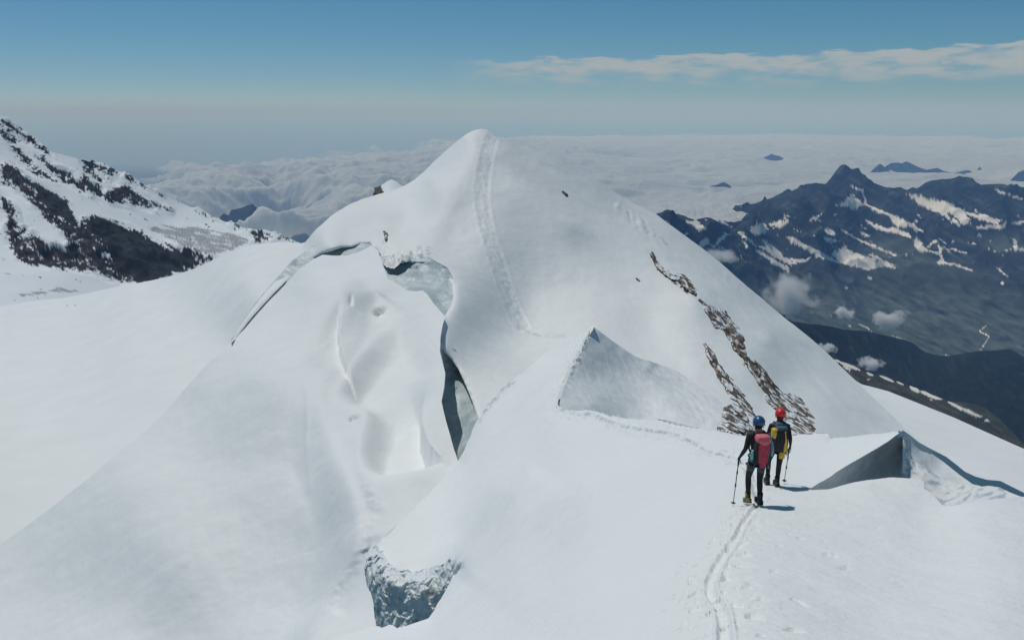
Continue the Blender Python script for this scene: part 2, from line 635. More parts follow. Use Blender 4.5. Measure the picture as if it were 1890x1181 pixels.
# ------------------------------------------------------------------ 3. the snow peak
P_SIL_L = [(424, 636), (440, 606), (462, 576), (486, 546), (510, 519), (535, 484), (560, 450), (585, 421), (610, 400), (640, 380), (668, 367), (695, 359), (722, 352),
           (745, 343), (765, 331), (783, 316), (800, 299), (815, 284), (832, 270), (850, 256), (864, 246), (876, 241), (888, 239), (898, 240), (905, 245), (912, 252), (922, 257),
           (940, 263), (965, 269), (1000, 280), (1030, 291), (1060, 305), (1090, 323), (1120, 345), (1150, 364), (1180, 380), (1206, 392), (1230, 410), (1262, 433), (1300, 461), (1325, 481),
           (1360, 512), (1400, 545), (1440, 579), (1480, 611), (1520, 645), (1560, 683), (1600, 722), (1640, 762), (1665, 788), (1690, 806), (1740, 840), (1890, 930)]
P_LIP = [(822, 583), (832, 566), (837, 548), (834, 528), (824, 510), (808, 496), (790, 486), (768, 482), (748, 486), (730, 492), (712, 492), (704, 484), (702, 470), (694, 458), (684, 450),
         (668, 449), (650, 455), (632, 456), (612, 461), (594, 466), (576, 476), (560, 488), (542, 506), (520, 529), (498, 551), (476, 574), (454, 600), (436, 623)]
P_LOW = [(1500, 930), (1000, 930), (870, 800), (882, 775), (876, 755), (866, 728), (856, 704), (846, 684), (834, 667), (820, 652), (812, 640), (812, 622), (817, 600)]
pf0 = tps_fit([(430, 630, 139), (486, 546, 162), (560, 450, 190), (640, 380, 205), (722, 352, 215), (783, 316, 220), (832, 270, 222), (888, 239, 222), (940, 263, 222), (1000, 280, 226), (1060, 305, 231),
               (1150, 364, 233), (1230, 410, 231), (1325, 481, 227), (1440, 579, 218), (1560, 683, 196), (1665, 788, 165), (1890, 930, 115),
               (900, 320, 206), (905, 400, 190), (925, 500, 175), (955, 600, 160), (1050, 420, 196), (1150, 500, 186), (1100, 640, 146), (1200, 600, 162), (1280, 560, 172),
               (1230, 680, 140), (1350, 650, 154), (1430, 740, 140), (1500, 800, 124), (1360, 780, 118), (1500, 930, 90), (1000, 930, 86),
               (800, 350, 203), (760, 420, 190), (700, 450, 176), (640, 456, 176), (770, 482, 160), (835, 545, 144), (812, 630, 123), (860, 620, 134), (850, 690, 119), (878, 770, 103), (960, 690, 129), (600, 440, 181), (830, 440, 183), (1420, 620, 178), (1530, 720, 165)])


def p_depth(uv):
    d = pf0(uv)
    k = np.zeros(len(uv))
    k += ridge_feat(uv, [(905, 252), (960, 330), (1040, 400), (1130, 440), (1205, 480), (1280, 545), (1360, 640), (1440, 745), (1500, 800)], 0.010, 26, 0.05)
    k += ridge_feat(uv, [(885, 245), (855, 300), (830, 350), (800, 420), (770, 475)], 0.010, 38, 0.1)
    k += ridge_feat(uv, [(800, 330), (760, 390), (715, 440)], -0.008, 22, 0.2)
    k += ridge_feat(uv, [(1075, 620), (1150, 650), (1230, 660), (1290, 690)], -0.01, 24, 0.2)
    # rounded arch over the cave
    dl, fr, _, _ = poly_dist(uv, P_LIP[:14])
    k -= 0.022 * np.exp(-dl / 7.0)
    dl, fr, _, _ = poly_dist(uv, P_LIP[14:])
    k -= 0.012 * np.exp(-dl / 5.0)
    dl, fr, _, _ = poly_dist(uv, P_LOW[3:12])
    k -= 0.015 * np.exp(-dl / 5.0)
    return d * (1 - k)


TRACK_UP = spline([(905, 252), (895, 290), (888, 330), (886, 370), (893, 410), (904, 450), (918, 495), (935, 540), (948, 580), (962, 606)], 8)
TRACK_UP2 = spline([(914, 258), (906, 290), (899, 330), (897, 370), (903, 410), (914, 450), (928, 490), (944, 540), (957, 575), (972, 602)], 8)


def p_disp(uv, p, d):
    z = 0.5 * fbm(p / 25.0, 4) + 0.12 * fbm(p * np.array([1, 0.5, 1]) / 4.0 + 3, 4)
    m = d / FPX                                    # metres per pixel there
    for tr, w_ in ((TRACK_UP, 5.5), (TRACK_UP2, 4.5)):
        dist, fr, _, _ = poly_dist(uv, tr)
        jit = 1 + 0.5 * fbm(p / 1.5, 2)
        z -= 0.16 * np.exp(-(dist / w_) ** 2) * jit
        z += 0.07 * np.exp(-((dist - w_ * 1.9) / 2.5) ** 2) * jit
    dist, fr, _, _ = poly_dist(uv, TRACK_UP)
    z += 0.32 * np.exp(-((dist - 5) / 11) ** 2) * fbm(p / 0.9, 4)
    dist, fr, _, _ = poly_dist(uv, [(960, 604), (1000, 618), (1040, 620), (1070, 616)])
    z -= 0.3 * np.exp(-(dist / 3.5) ** 2)
    # crumbled snow over the cave
    m2 = crumble(uv, [(706, 488), (735, 480), (765, 470), (785, 462)], 11)
    m2 += 0.6 * crumble(uv, [(712, 430), (708, 455), (704, 480)], 7)
    z += m2 * 2.2 * fbm(p / 1.1, 5)
    # wind scours
    m3 = crumble(uv, [(1130, 372), (1170, 405), (1215, 440)], 10) + 0.6 * crumble(uv, [(1330, 500), (1370, 535)], 8)
    z += m3 * 0.5 * fbm(p * np.array([1.0, 0.25, 1.0]) / 1.5, 3)
    q = p.copy(); q[:, 2] += z
    return q


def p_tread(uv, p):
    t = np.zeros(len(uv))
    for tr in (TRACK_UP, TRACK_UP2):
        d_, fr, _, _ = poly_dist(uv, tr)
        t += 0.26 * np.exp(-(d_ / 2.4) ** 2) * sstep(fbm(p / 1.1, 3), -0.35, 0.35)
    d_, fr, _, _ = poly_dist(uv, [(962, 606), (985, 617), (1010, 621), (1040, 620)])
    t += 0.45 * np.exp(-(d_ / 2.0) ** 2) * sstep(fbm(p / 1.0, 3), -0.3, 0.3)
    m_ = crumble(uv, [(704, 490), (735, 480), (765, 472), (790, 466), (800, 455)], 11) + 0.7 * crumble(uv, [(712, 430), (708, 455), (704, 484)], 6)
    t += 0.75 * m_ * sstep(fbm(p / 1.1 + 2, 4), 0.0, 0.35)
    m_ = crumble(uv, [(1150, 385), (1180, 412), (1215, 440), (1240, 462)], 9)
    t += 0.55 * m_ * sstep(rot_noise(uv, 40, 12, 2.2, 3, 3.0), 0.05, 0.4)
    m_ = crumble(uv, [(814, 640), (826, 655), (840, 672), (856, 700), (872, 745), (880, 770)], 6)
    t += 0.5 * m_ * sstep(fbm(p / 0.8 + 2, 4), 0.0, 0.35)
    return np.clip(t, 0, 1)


def rot_noise(uv, ang, sx_, sy_, octv=4, seed=0.0):
    c, s = math.cos(R(ang)), math.sin(R(ang))
    x = uv[:, 0] * c + uv[:, 1] * s
    y = -uv[:, 0] * s + uv[:, 1] * c
    return fbm(np.c_[x / sx_, y / sy_, np.full(len(uv), seed)], octv, 0.6)


P_poly = P_SIL_L + P_LOW + P_LIP
structure(patch('snow_peak', P_poly, p_depth, 2.6, SNOW_MID, p_disp, skirt=0.05, attrs={'tread_and_grey': p_tread}))

# ------------------------------------------------------------------ 4. ice walls inside the crevasses
ICE, nt, b = mat('crevasse_ice')
tc_ = nd(nt, 'ShaderNodeTexCoord')
n = nd(nt, 'ShaderNodeTexNoise', Scale=0.25, Detail=8, Roughness=0.6, Distortion=0.6)
mp = nd(nt, 'ShaderNodeMapping'); mp.inputs['Scale'].default_value = (1, 1, 3.5)
nt.links.new(tc_.outputs['Object'], mp.inputs[0]); nt.links.new(mp.outputs[0], n.inputs['Vector'])
nt.links.new(ramp(nt, n.outputs[0], [(0.3, (0.30, 0.38, 0.40)), (0.52, (0.42, 0.50, 0.52)), (0.72, (0.60, 0.66, 0.68))]), b.inputs['Base Color'])
b.inputs['Roughness'].default_value = 0.45
bump_chain(nt, b, ((0.6, 0.25, 6, (1, 1, 2.5)),), tc_.outputs['Object'])


def wall_disp(a, s):
    def f(uv, p, d):
        q = p.copy()
        n_ = a * fbm(p * np.array([1, 1, 2.2]) / s, 4)
        q += rays(uv) * n_[:, None]
        return q
    return f


cav = tps_fit([(700, 480, 165.5), (700, 540, 156), (760, 470, 165.5), (745, 545, 153), (790, 500, 161), (780, 560, 148), (845, 490, 157), (845, 560, 147.5), (820, 610, 138), (800, 590, 141), (815, 560, 148)])
structure(patch('crevasse_wall', [(694, 474), (740, 470), (790, 474), (826, 494), (846, 530), (840, 560), (822, 592), (806, 590), (780, 560), (730, 545), (700, 530)], cav, 2.5, ICE, wall_disp(1.2, 5), skirt=0.0))
cav2 = tps_fit([(800, 640, 121), (830, 645, 124), (820, 720, 119), (850, 690, 124), (885, 760, 109), (850, 770, 112), (835, 800, 109), (860, 830, 98), (830, 870, 100), (880, 800, 102)])
structure(patch('crevasse_wall', [(800, 630), (840, 645), (880, 700), (905, 780), (880, 870), (820, 880), (790, 760), (800, 690)], cav2, 2.5, ICE, wall_disp(1.5, 5), skirt=0.03))
cav3 = tps_fit([(420, 640, 143), (500, 550, 163), (560, 480, 178), (600, 450, 182), (690, 440, 182), (600, 490, 176), (680, 470, 174)])
structure(patch('crevasse_wall', [(426, 628), (470, 560), (540, 480), (600, 440), (700, 435), (700, 480), (640, 490), (590, 490), (520, 545), (470, 600), (430, 645)], cav3, 2.5, ICE, wall_disp(0.8, 4), skirt=0.02))

# ------------------------------------------------------------------ 5. drifted bowl on the far side of the track crest
B_poly = [(1094, 600), (1108, 612), (1130, 630), (1155, 645), (1182, 661), (1212, 672), (1245, 684), (1275, 702), (1305, 722), (1330, 740), (1352, 760), (1372, 790), (1390, 840),
          (1300, 860), (1150, 830), (1060, 790), (1036, 758), (1034, 738), (1048, 696), (1072, 648)]
bf = tps_fit([(1094, 600, 105.5), (1182, 661, 113), (1275, 702, 114), (1352, 760, 101), (1033, 745, 67), (1050, 690, 81.5), (1075, 640, 94), (1110, 650, 99), (1100, 700, 89), (1150, 700, 98), (1090, 745, 74), (1150, 770, 81), (1250, 760, 91), (1330, 800, 82),
              (1300, 860, 64), (1150, 840, 68), (1050, 790, 62)])


def b_depth(uv):
    d = bf(uv)
    k = ridge_feat(uv, [(1100, 610), (1150, 690), (1190, 760), (1220, 800)], -0.008, 26, 0.1)
    k += ridge_feat(uv, [(1200, 670), (1260, 730), (1310, 790)], -0.010, 20, 0.1)
    k += ridge_feat(uv, [(1140, 640), (1210, 700), (1260, 790)], 0.006, 20, 0.1)
    return d * (1 - k)


def b_disp(uv, p, d):
    q = p.copy()
    q[:, 2] += 0.25 * fbm(p / 6.0, 4) + 0.10 * fbm(p * np.array([1, 0.4, 1]) / 0.8, 4)
    m = crumble(uv, [(1094, 604), (1082, 625), (1062, 665), (1050, 690)], 7)
    q[:, 2] += 0.5 * m * fbm(p / 0.6, 3)
    return q


def b_tread(uv, p):
    m_ = crumble(uv, [(1150, 645), (1210, 680), (1270, 735), (1320, 785)], 34)
    t = 0.30 * m_ * sstep(rot_noise(uv, 42, 22, 4, 4, 5.0), -0.1, 0.5)
    m_ = crumble(uv, [(1100, 612), (1086, 630), (1062, 672), (1044, 712)], 9)
    return np.clip(t + 0.9 * m_ * sstep(rot_noise(uv, -55, 9, 3, 4, 2.0), 0.05, 0.35), 0, 1)


structure(patch('drift_bowl', spline(B_poly, 3), b_depth, 2.5, SNOW_MID, b_disp, skirt=0.04, attrs={'tread_and_grey': b_tread}))

# ------------------------------------------------------------------ 6. foreground slope with the path
S_poly = [(560, 1215), (600, 1183), (640, 1166), (672, 1158), (697, 1153), (706, 1156), (718, 1150), (726, 1152), (733, 1158), (750, 1154), (770, 1147), (790, 1140), (801, 1126), (808, 1112), (814, 1104),
          (824, 1085), (836, 1062), (846, 1047),                                       # edge above the serac foot
          (836, 1054), (822, 1058), (806, 1066), (790, 1066), (775, 1070), (758, 1068), (742, 1072), (730, 1066), (716, 1056), (704, 1048), (694, 1036), (684, 1030), (682, 1020),
          (690, 1010), (700, 999), (720, 980), (742, 960), (765, 938), (790, 913), (815, 885), (832, 866), (845, 851), (858, 828), (868, 806), (874, 790), (880, 776), (890, 760),
          (903, 744), (920, 726), (940, 706), (962, 689), (985, 670), (1010, 648), (1035, 634), (1062, 622), (1080, 612), (1094, 599), (1099, 602),
          (1092, 612), (1084, 624), (1074, 642), (1064, 662), (1054, 680), (1044, 700), (1036, 720), (1030, 738), (1030, 745), (1042, 753), (1058, 757), (1074, 757), (1090, 757), (1104, 760), (1122, 767), (1145, 770),
          (1175, 773), (1205, 775), (1225, 775), (1250, 778), (1270, 784), (1295, 793), (1325, 799), (1360, 804), (1400, 805), (1440, 803), (1475, 799), (1505, 797), (1524, 797), (1530, 800), (1529, 806), (1534, 810),
          (1560, 808), (1600, 803), (1630, 799), (1655, 796), (1660, 799),
          (1640, 815), (1612, 833), (1585, 848), (1560, 862), (1535, 880), (1510, 893), (1492, 902), (1500, 904), (1530, 904), (1565, 895), (1600, 889), (1640, 886), (1672, 887), (1692, 888),
          (1706, 893), (1704, 905), (1715, 912), (1730, 925), (1738, 935), (1750, 938), (1790, 929), (1840, 922), (1890, 917), (1990, 912),
          (2150, 915), (2400, 935), (2650, 965), (2650, 1230), (1400, 1300), (900, 1260)]
sf0 = tps_fit([(640, 1170, 36), (733, 1158, 35), (790, 1140, 36), (846, 1047, 44), (800, 1066, 48), (704, 1048, 51), (690, 1010, 55), (765, 938, 64), (845, 851, 80), (880, 776, 92), (940, 706, 104),
               (1010, 648, 112), (1094, 600, 105), (1064, 662, 90), (1036, 720, 72), (1030, 745, 66), (1090, 757, 58), (1205, 775, 45), (1295, 793, 36), (1360, 804, 31), (1440, 803, 29), (1524, 797, 27),
               (1600, 803, 22.6), (1655, 797, 21.0), (1560, 862, 20.4), (1612, 833, 20.6), (1492, 902, 18.7), (1565, 896, 18.6), (1640, 887, 18.5), (1706, 893, 18.2), (1738, 934, 16.9), (1700, 946, 16.5), (1890, 917, 17.5),
               (1400, 931, 17.0), (1428, 897, 19.3), (1360, 850, 24), (1300, 1181, 7.6), (1345, 1050, 11.0), (1500, 1050, 11.1), (1600, 1181, 7.7), (1890, 1181, 8.0), (1890, 1050, 11.4), (1650, 1000, 13.6),
               (1800, 980, 14.2), (1200, 1000, 16.8), (1200, 1181, 8.6), (1000, 1181, 12.5), (850, 1181, 20), (720, 1181, 31), (1000, 1000, 28), (1100, 900, 29), (1000, 850, 50), (920, 900, 52),
               (900, 1060, 33), (960, 1090, 21), (930, 960, 42), (1100, 1100, 13.0), (1250, 880, 25), (1150, 820, 42), (2050, 1181, 9), (2050, 920, 18.5), (2400, 940, 19), (2650, 970, 19), (2650, 1200, 10), (2300, 1200, 9.5), (850, 980, 53), (780, 1020, 53)])

PATH = spline([(1340, 1230), (1338, 1181), (1336, 1150), (1328, 1120), (1313, 1098), (1311, 1080), (1318, 1060), (1328, 1040), (1342, 1018), (1358, 995), (1370, 970), (1384, 950), (1396, 935)], 8)
TRAIL = spline([(1400, 915), (1385, 870), (1362, 850), (1335, 840), (1305, 833), (1275, 815), (1245, 802), (1210, 796), (1180, 792), (1150, 786), (1120, 776), (1095, 765), (1070, 764), (1045, 759), (1030, 748), (1035, 722), (1048, 690),
                (1068, 650), (1088, 612)], 8)


def s_depth(uv):
    d = sf0(uv)
    k = np.zeros(len(uv))
    # groove where the slope meets the fallen-away block
    k += step_feat(uv, [(836, 1062), (868, 1022), (905, 985), (930, 950), (950, 905), (985, 850)], 0.05, 16, 60, 0.12)
    k += ridge_feat(uv, [(846, 851), (880, 800), (920, 750), (965, 700), (1010, 655)], 0.010, 12, 0.1)
    k += ridge_feat(uv, [(905, 745), (925, 722), (945, 704)], -0.014, 5, 0.2)
    # rounded crests
    for seg, kk, rr in (((846, 851), 0, 0),):
        pass
    dl, fr, _, _ = poly_dist(uv, [(690, 1010), (742, 960), (790, 913), (845, 851), (880, 776), (962, 689)])
    k -= 0.035 * np.exp(-dl / 9.0)
    dl, fr, _, _ = poly_dist(uv, [(694, 1036), (730, 1066), (775, 1070), (806, 1066), (846, 1047)])
    k -= 0.03 * np.exp(-dl / 14.0)
    dl, fr, _, _ = poly_dist(uv, [(1045, 753), (1090, 757), (1205, 775), (1295, 793), (1360, 804), (1440, 803), (1524, 797)])
    k -= 0.07 * np.exp(-dl / 10.0)
    dl, fr, _, _ = poly_dist(uv, [(560, 1200), (640, 1168), (697, 1153), (733, 1158), (790, 1140), (814, 1104), (846, 1047)])
    k -= 0.05 * np.exp(-dl / 12.0)
    dl, fr, _, _ = poly_dist(uv, [(1534, 810), (1600, 803), (1655, 796)])
    k -= 0.06 * np.exp(-dl / 8.0)
    return d * (1 - k)


DRIFTS = [(1100, 900), (1250, 960), (1500, 1000), (1700, 1040)]


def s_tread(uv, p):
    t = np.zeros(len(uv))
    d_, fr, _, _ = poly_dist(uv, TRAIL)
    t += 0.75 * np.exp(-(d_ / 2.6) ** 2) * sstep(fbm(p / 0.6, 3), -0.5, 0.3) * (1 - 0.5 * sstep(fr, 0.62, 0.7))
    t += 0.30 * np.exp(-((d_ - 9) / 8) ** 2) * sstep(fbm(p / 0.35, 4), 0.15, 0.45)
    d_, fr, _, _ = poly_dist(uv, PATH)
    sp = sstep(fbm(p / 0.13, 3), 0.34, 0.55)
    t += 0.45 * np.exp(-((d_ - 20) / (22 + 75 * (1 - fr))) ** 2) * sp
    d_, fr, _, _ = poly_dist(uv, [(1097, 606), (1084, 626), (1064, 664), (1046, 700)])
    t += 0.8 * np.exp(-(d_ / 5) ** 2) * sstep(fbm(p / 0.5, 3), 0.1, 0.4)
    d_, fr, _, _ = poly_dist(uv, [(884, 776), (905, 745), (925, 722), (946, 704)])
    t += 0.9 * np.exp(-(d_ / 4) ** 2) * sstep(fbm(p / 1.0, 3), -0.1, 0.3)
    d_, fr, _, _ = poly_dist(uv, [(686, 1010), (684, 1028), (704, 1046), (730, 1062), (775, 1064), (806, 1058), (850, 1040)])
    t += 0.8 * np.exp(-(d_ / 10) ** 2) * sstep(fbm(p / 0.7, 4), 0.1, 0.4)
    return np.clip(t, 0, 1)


def s_disp(uv, p, d):
    mpp = d / FPX
    z = 0.12 * fbm(p / 5.0, 4) * sstep(d, 8, 20) + 0.035 * fbm(p / 1.3 + 4, 4) + 0.02 * ridged(p * np.array([0.45, 1.0, 1.0]) / 1.1 + 2, 4) * sstep(-d, -40, -12)
    dist, fr, _, side = poly_dist(uv, PATH)
    jit = fbm(p / 0.35, 3)
    w_ = 4 + 10 * (1 - fr) ** 1.3
    z -= 0.045 * np.exp(-(dist / w_) ** 4) * (1 + 0.5 * jit)
    z += 0.022 * np.exp(-((dist - w_ * 1.5) / (w_ * 0.4)) ** 2) * (1 + jit)
    # trampled band round the path
    band = np.exp(-(dist / (20 + 85 * (1 - fr))) ** 2)
    z += band * (0.030 * fbm(p / 0.22, 4) - 0.07 * sstep(billow(p / 0.30 + 3, 2), 0.46, 0.66))
    dist, fr, _, side = poly_dist(uv, TRAIL)
    w_ = 6.5 - 3.5 * fr
    tf_ = 1 - 0.75 * sstep(fr, 0.66, 0.8)
    z -= tf_ * mpp * w_ * 1.1 * np.exp(-(dist / w_) ** 2) * (1 + 0.6 * jit)
    z += tf_ * mpp * 4.0 * np.exp(-((side * dist + w_ * 2.0) / (w_ * 0.9)) ** 2)
    band2 = np.exp(-(dist / 22) ** 2)
    z += band2 * mpp * 4.0 * fbm(p / 0.5, 4)
    # stray prints
    far = np.exp(-(np.clip(np.abs(uv[:, 0] - 1420) - 60, 0, None) / 130) ** 2) * sstep(uv[:, 1], 900, 1000)
    z -= far * 0.06 * sstep(billow(p / 0.45 + 8, 2), 0.58, 0.78)
    # crumbled lip at the serac
    m = crumble(uv, [(686, 1022), (700, 1040), (720, 1058), (745, 1068), (780, 1066), (808, 1060), (842, 1046)], 9)
    z += m * 0.5 * fbm(p / 0.8, 3)
    m = crumble(uv, [(884, 772), (905, 742), (925, 722), (945, 703)], 6)
    z += m * 0.8 * fbm(p / 1.0, 3)
    q = p.copy(); q[:, 2] += z
    return q


structure(patch('foreground_slope', S_poly, s_depth, 2.0, SNOW_NEAR, s_disp, skirt=0.05, attrs={'tread_and_grey': s_tread}))

# ------------------------------------------------------------------ 7. wind scoop and cornice at the right
SC_FACE = [(1490, 904), (1510, 891), (1535, 877), (1560, 860), (1590, 843), (1612, 830), (1640, 812), (1660, 794), (1668, 800), (1682, 815), (1682, 850), (1682, 900), (1640, 910), (1560, 920), (1500, 912)]


def face_depth(uv):
    return 19.5 + (uv[:, 0] - 1490) * 0.0215 + (uv[:, 1] - 850) * 0.0015


structure(patch('scoop_face', SC_FACE, face_depth, 2.0, SNOW_NEAR, wall_disp(0.16, 0.6), skirt=0.0, attrs={'tread_and_grey': lambda uv, p: 0.04 + 0.22 * sstep(rot_noise(uv, -40, 30, 5, 4, 5.0), -0.2, 0.5)}))  # streaks of blue-grey mixed into the face's snow, which is untrodden
SC_RIP = [(1666, 806), (1673, 821), (1686, 848), (1706, 861), (1730, 878), (1764, 892), (1798, 899), (1825, 896), (1845, 899), (1866, 909), (1884, 916), (1900, 925), (1850, 940), (1740, 970), (1690, 965), (1666, 905)]
rpf = tps_fit([(1671, 810, 21.9), (1672, 850, 21.4), (1672, 895, 20.8), (1686, 848, 21.8), (1700, 890, 20.6), (1720, 872, 21.4), (1740, 930, 19.6), (1720, 945, 19.2), (1700, 950, 19.2), (1764, 892, 20.8), (1845, 899, 19.3), (1888, 916, 18.0), (1800, 930, 18.6), (1780, 908, 20.0), (1890, 928, 17.7)])


def rip_disp(uv, p, d):
    q = p.copy()
    w_ = np.c_[p[:, 0] * 0.55, p[:, 1] * 0.5, p[:, 2] * 1.7] / 0.17 + 0.5 * fbm(p / 0.4, 2)[:, None]
    q -= rays(uv) * (0.055 * ridged(w_, 3, 0.4) + 0.05 * fbm(p / 0.5, 3))[:, None]
    return q


structure(patch('scoop_ripple', SC_RIP, rpf, 1.4, SNOW_NEAR, rip_disp, skirt=0.03, attrs={'tread_and_grey': lambda uv, p: 0.12 + 0.55 * sstep(fbm(np.c_[p[:, 0] * 0.55, p[:, 1] * 0.5, p[:, 2] * 2.2] / 0.22, 3), -0.1, 0.35)}))  # stretched blotches of blue-grey in the ripple snow colour, no footprints
# smooth hollow behind the ripples and its steep dark rim
HO = [(1664, 794), (1680, 806), (1706, 827), (1740, 851), (1770, 875), (1795, 893), (1812, 897), (1810, 925), (1700, 930), (1662, 850)]
hof = tps_fit([(1660, 795, 25.5), (1706, 827, 27.6), (1740, 851, 27.8), (1795, 893, 25.6), (1740, 880, 25.4), (1700, 850, 25.6), (1700, 930, 24), (1810, 925, 24)])
structure(patch('scoop_hollow', HO, hof, 2.5, SNOW_NEAR, wall_disp(0.08, 1.2), skirt=0.0))


def rim_depth(uv):
    return 26.0 + (uv[:, 0] - 1666) * 0.040 - (uv[:, 1] - 800) * 0.010


LIP = [(1664, 792), (1680, 803), (1696, 816), (1720, 829), (1747, 843), (1765, 857), (1781, 870), (1800, 879), (1822, 885), (1846, 887), (1866, 897), (1890, 909), (1960, 935), (1960, 960), (1860, 935), (1790, 910), (1740, 870), (1690, 830)]
structure(patch('scoop_rim', LIP, rim_depth, 2.0, SNOW_NEAR, wall_disp(0.10, 1.2), skirt=0.0))

# ------------------------------------------------------------------ 8. lower snowfield right of the peak
R1 = [(1560, 690), (1590, 709), (1610, 714), (1640, 722), (1700, 746), (1760, 770), (1820, 797), (1890, 828), (2000, 880), (2000, 1000), (1700, 900), (1560, 760)]
r1f = tps_fit([(1590, 709, 420), (1700, 746, 380), (1890, 828, 300), (2000, 880, 270), (1700, 860, 230), (1560, 760, 300), (1890, 930, 200), (2000, 1000, 180)])
structure(patch('lower_snowfield', R1, r1f, 4.0, SNOW_FAR, skirt=0.05))

# ------------------------------------------------------------------ 9. serac front
SER, nt, b = mat('serac_ice')
tc_ = nd(nt, 'ShaderNodeTexCoord')
n = nd(nt, 'ShaderNodeTexNoise', Scale=1.1, Detail=8, Roughness=0.65, Distortion=0.8)
nt.links.new(tc_.outputs['Object'], n.inputs['Vector'])
ice_ = ramp(nt, n.outputs[0], [(0.33, (0.34, 0.37, 0.35)), (0.42, (0.68, 0.72, 0.69)), (0.60, (0.84, 0.87, 0.84)), (0.75, (0.88, 0.90, 0.88))])
a_ = nd(nt, 'ShaderNodeAttribute'); a_.attribute_name = 'snow'
mx_ = nd(nt, 'ShaderNodeMix', data_type='RGBA')
nt.links.new(a_.outputs['Fac'], mx_.inputs[0]); nt.links.new(ice_, mx_.inputs[6]); mx_.inputs[7].default_value = (0.76, 0.80, 0.81, 1)
nt.links.new(mx_.outputs[2], b.inputs['Base Color'])
b.inputs['Roughness'].default_value = 0.4
bump_chain(nt, b, ((1.5, 0.15, 6, (1, 1, 1)), (5.0, 0.05, 5, (1, 1, 1))), tc_.outputs['Object'])
SE_poly = [(692, 1006), (684, 1018), (677, 1034), (672, 1050), (674, 1064), (678, 1080), (684, 1090), (688, 1106), (690, 1122), (692, 1140), (696, 1170), (740, 1180), (800, 1165), (830, 1110), (852, 1052), (858, 1040),
           (836, 1030), (800, 1045), (770, 1055), (735, 1050), (715, 1035), (705, 1015)]
sef = tps_fit([(690, 1010, 55.5), (672, 1052, 54), (700, 1040, 51.8), (730, 1066, 49.5), (775, 1070, 48.4), (806, 1064, 47.6), (846, 1045, 45.5), (690, 1140, 52), (735, 1160, 48.6), (790, 1145, 47.6), (830, 1100, 46.3), (740, 1110, 48.9),
               (780, 1100, 47.6), (800, 1030, 49.5), (740, 1040, 52)])


def se_disp(uv, p, d):
    q = p.copy()
    a = 0.95 * (billow(p / 2.2, 5) - 0.35) + 0.35 * fbm(p / 0.5, 3)
    q -= rays(uv) * a[:, None]
    q[:, 2] += 0.25 * fbm(p / 0.8 + 5, 3)
    return q


def se_snow(uv, p):
    top = [(686, 1012), (678, 1034), (690, 1044), (704, 1052), (730, 1070), (775, 1074), (806, 1066), (850, 1044)]
    d_, _, _, sd = poly_dist(uv, top)
    below = np.where(uv[:, 1] > np.interp(uv[:, 0], [686, 704, 730, 775, 806, 850], [1034, 1052, 1070, 1074, 1066, 1044]), d_, -d_)
    n_ = fbm(p / 0.7, 4)
    return sstep(0.9 * n_ + 0.55 - below / 26.0, 0.30, 0.62) + 0.55 * sstep(n_, 0.42, 0.6)


serac = patch('ice_serac', SE_poly, sef, 1.1, SER, se_disp, skirt=0.02, smooth_=True, jag=2.0, attrs={'snow': se_snow})
tag(serac, 'broken grey-blue ice front ending the snow tongue at bottom centre', 'serac')

# ------------------------------------------------------------------ 10. rock outcrops
ROCK, nt, b = mat('banded_rock')
tc_ = nd(nt, 'ShaderNodeTexCoord')
rmp = nd(nt, 'ShaderNodeMapping'); rmp.inputs['Scale'].default_value = (1.0, 0.33, 1.0)
nt.links.new(tc_.outputs['Object'], rmp.inputs[0])
n = nd(nt, 'ShaderNodeTexNoise', Scale=0.75, Detail=8, Roughness=0.72)
nt.links.new(rmp.outputs[0], n.inputs['Vector'])
base = ramp(nt, n.outputs[0], [(0.36, (0.016, 0.014, 0.013)), (0.47, (0.07, 0.052, 0.038)), (0.57, (0.22, 0.165, 0.115)), (0.68, (0.42, 0.36, 0.29))])
geo = nd(nt, 'ShaderNodeNewGeometry')
sx = nd(nt, 'ShaderNodeSeparateXYZ'); nt.links.new(geo.outputs['Normal'], sx.inputs[0])
n2 = nd(nt, 'ShaderNodeTexNoise', Scale=0.9, Detail=6, Roughness=0.7)
nt.links.new(rmp.outputs[0], n2.inputs['Vector'])
ad = nd(nt, 'ShaderNodeMath', operation='MULTIPLY_ADD'); ad.inputs[1].default_value = 1.1
sxm = nd(nt, 'ShaderNodeMath', operation='MULTIPLY'); sxm.inputs[1].default_value = 0.25
nt.links.new(sx.outputs[2], sxm.inputs[0])
nt.links.new(n2.outputs[0], ad.inputs[0]); nt.links.new(sxm.outputs[0], ad.inputs[2])
f = ramp(nt, ad.outputs[0], [(0.0, (0, 0, 0)), (1.0, (1, 1, 1))])
r2 = nd(nt, 'ShaderNodeMapRange'); r2.inputs['From Min'].default_value = 0.78; r2.inputs['From Max'].default_value = 0.82
nt.links.new(ad.outputs[0], r2.inputs['Value'])
mx_ = nd(nt, 'ShaderNodeMix', data_type='RGBA')
nt.links.new(r2.outputs[0], mx_.inputs[0]); nt.links.new(base, mx_.inputs[6]); mx_.inputs[7].default_value = (0.74, 0.78, 0.81, 1)
nt.links.new(mx_.outputs[2], b.inputs['Base Color'])
b.inputs['Roughness'].default_value = 0.85
bump_chain(nt, b, ((0.7, 0.9, 6, (1, 0.33, 1)),), tc_.outputs['Object'])


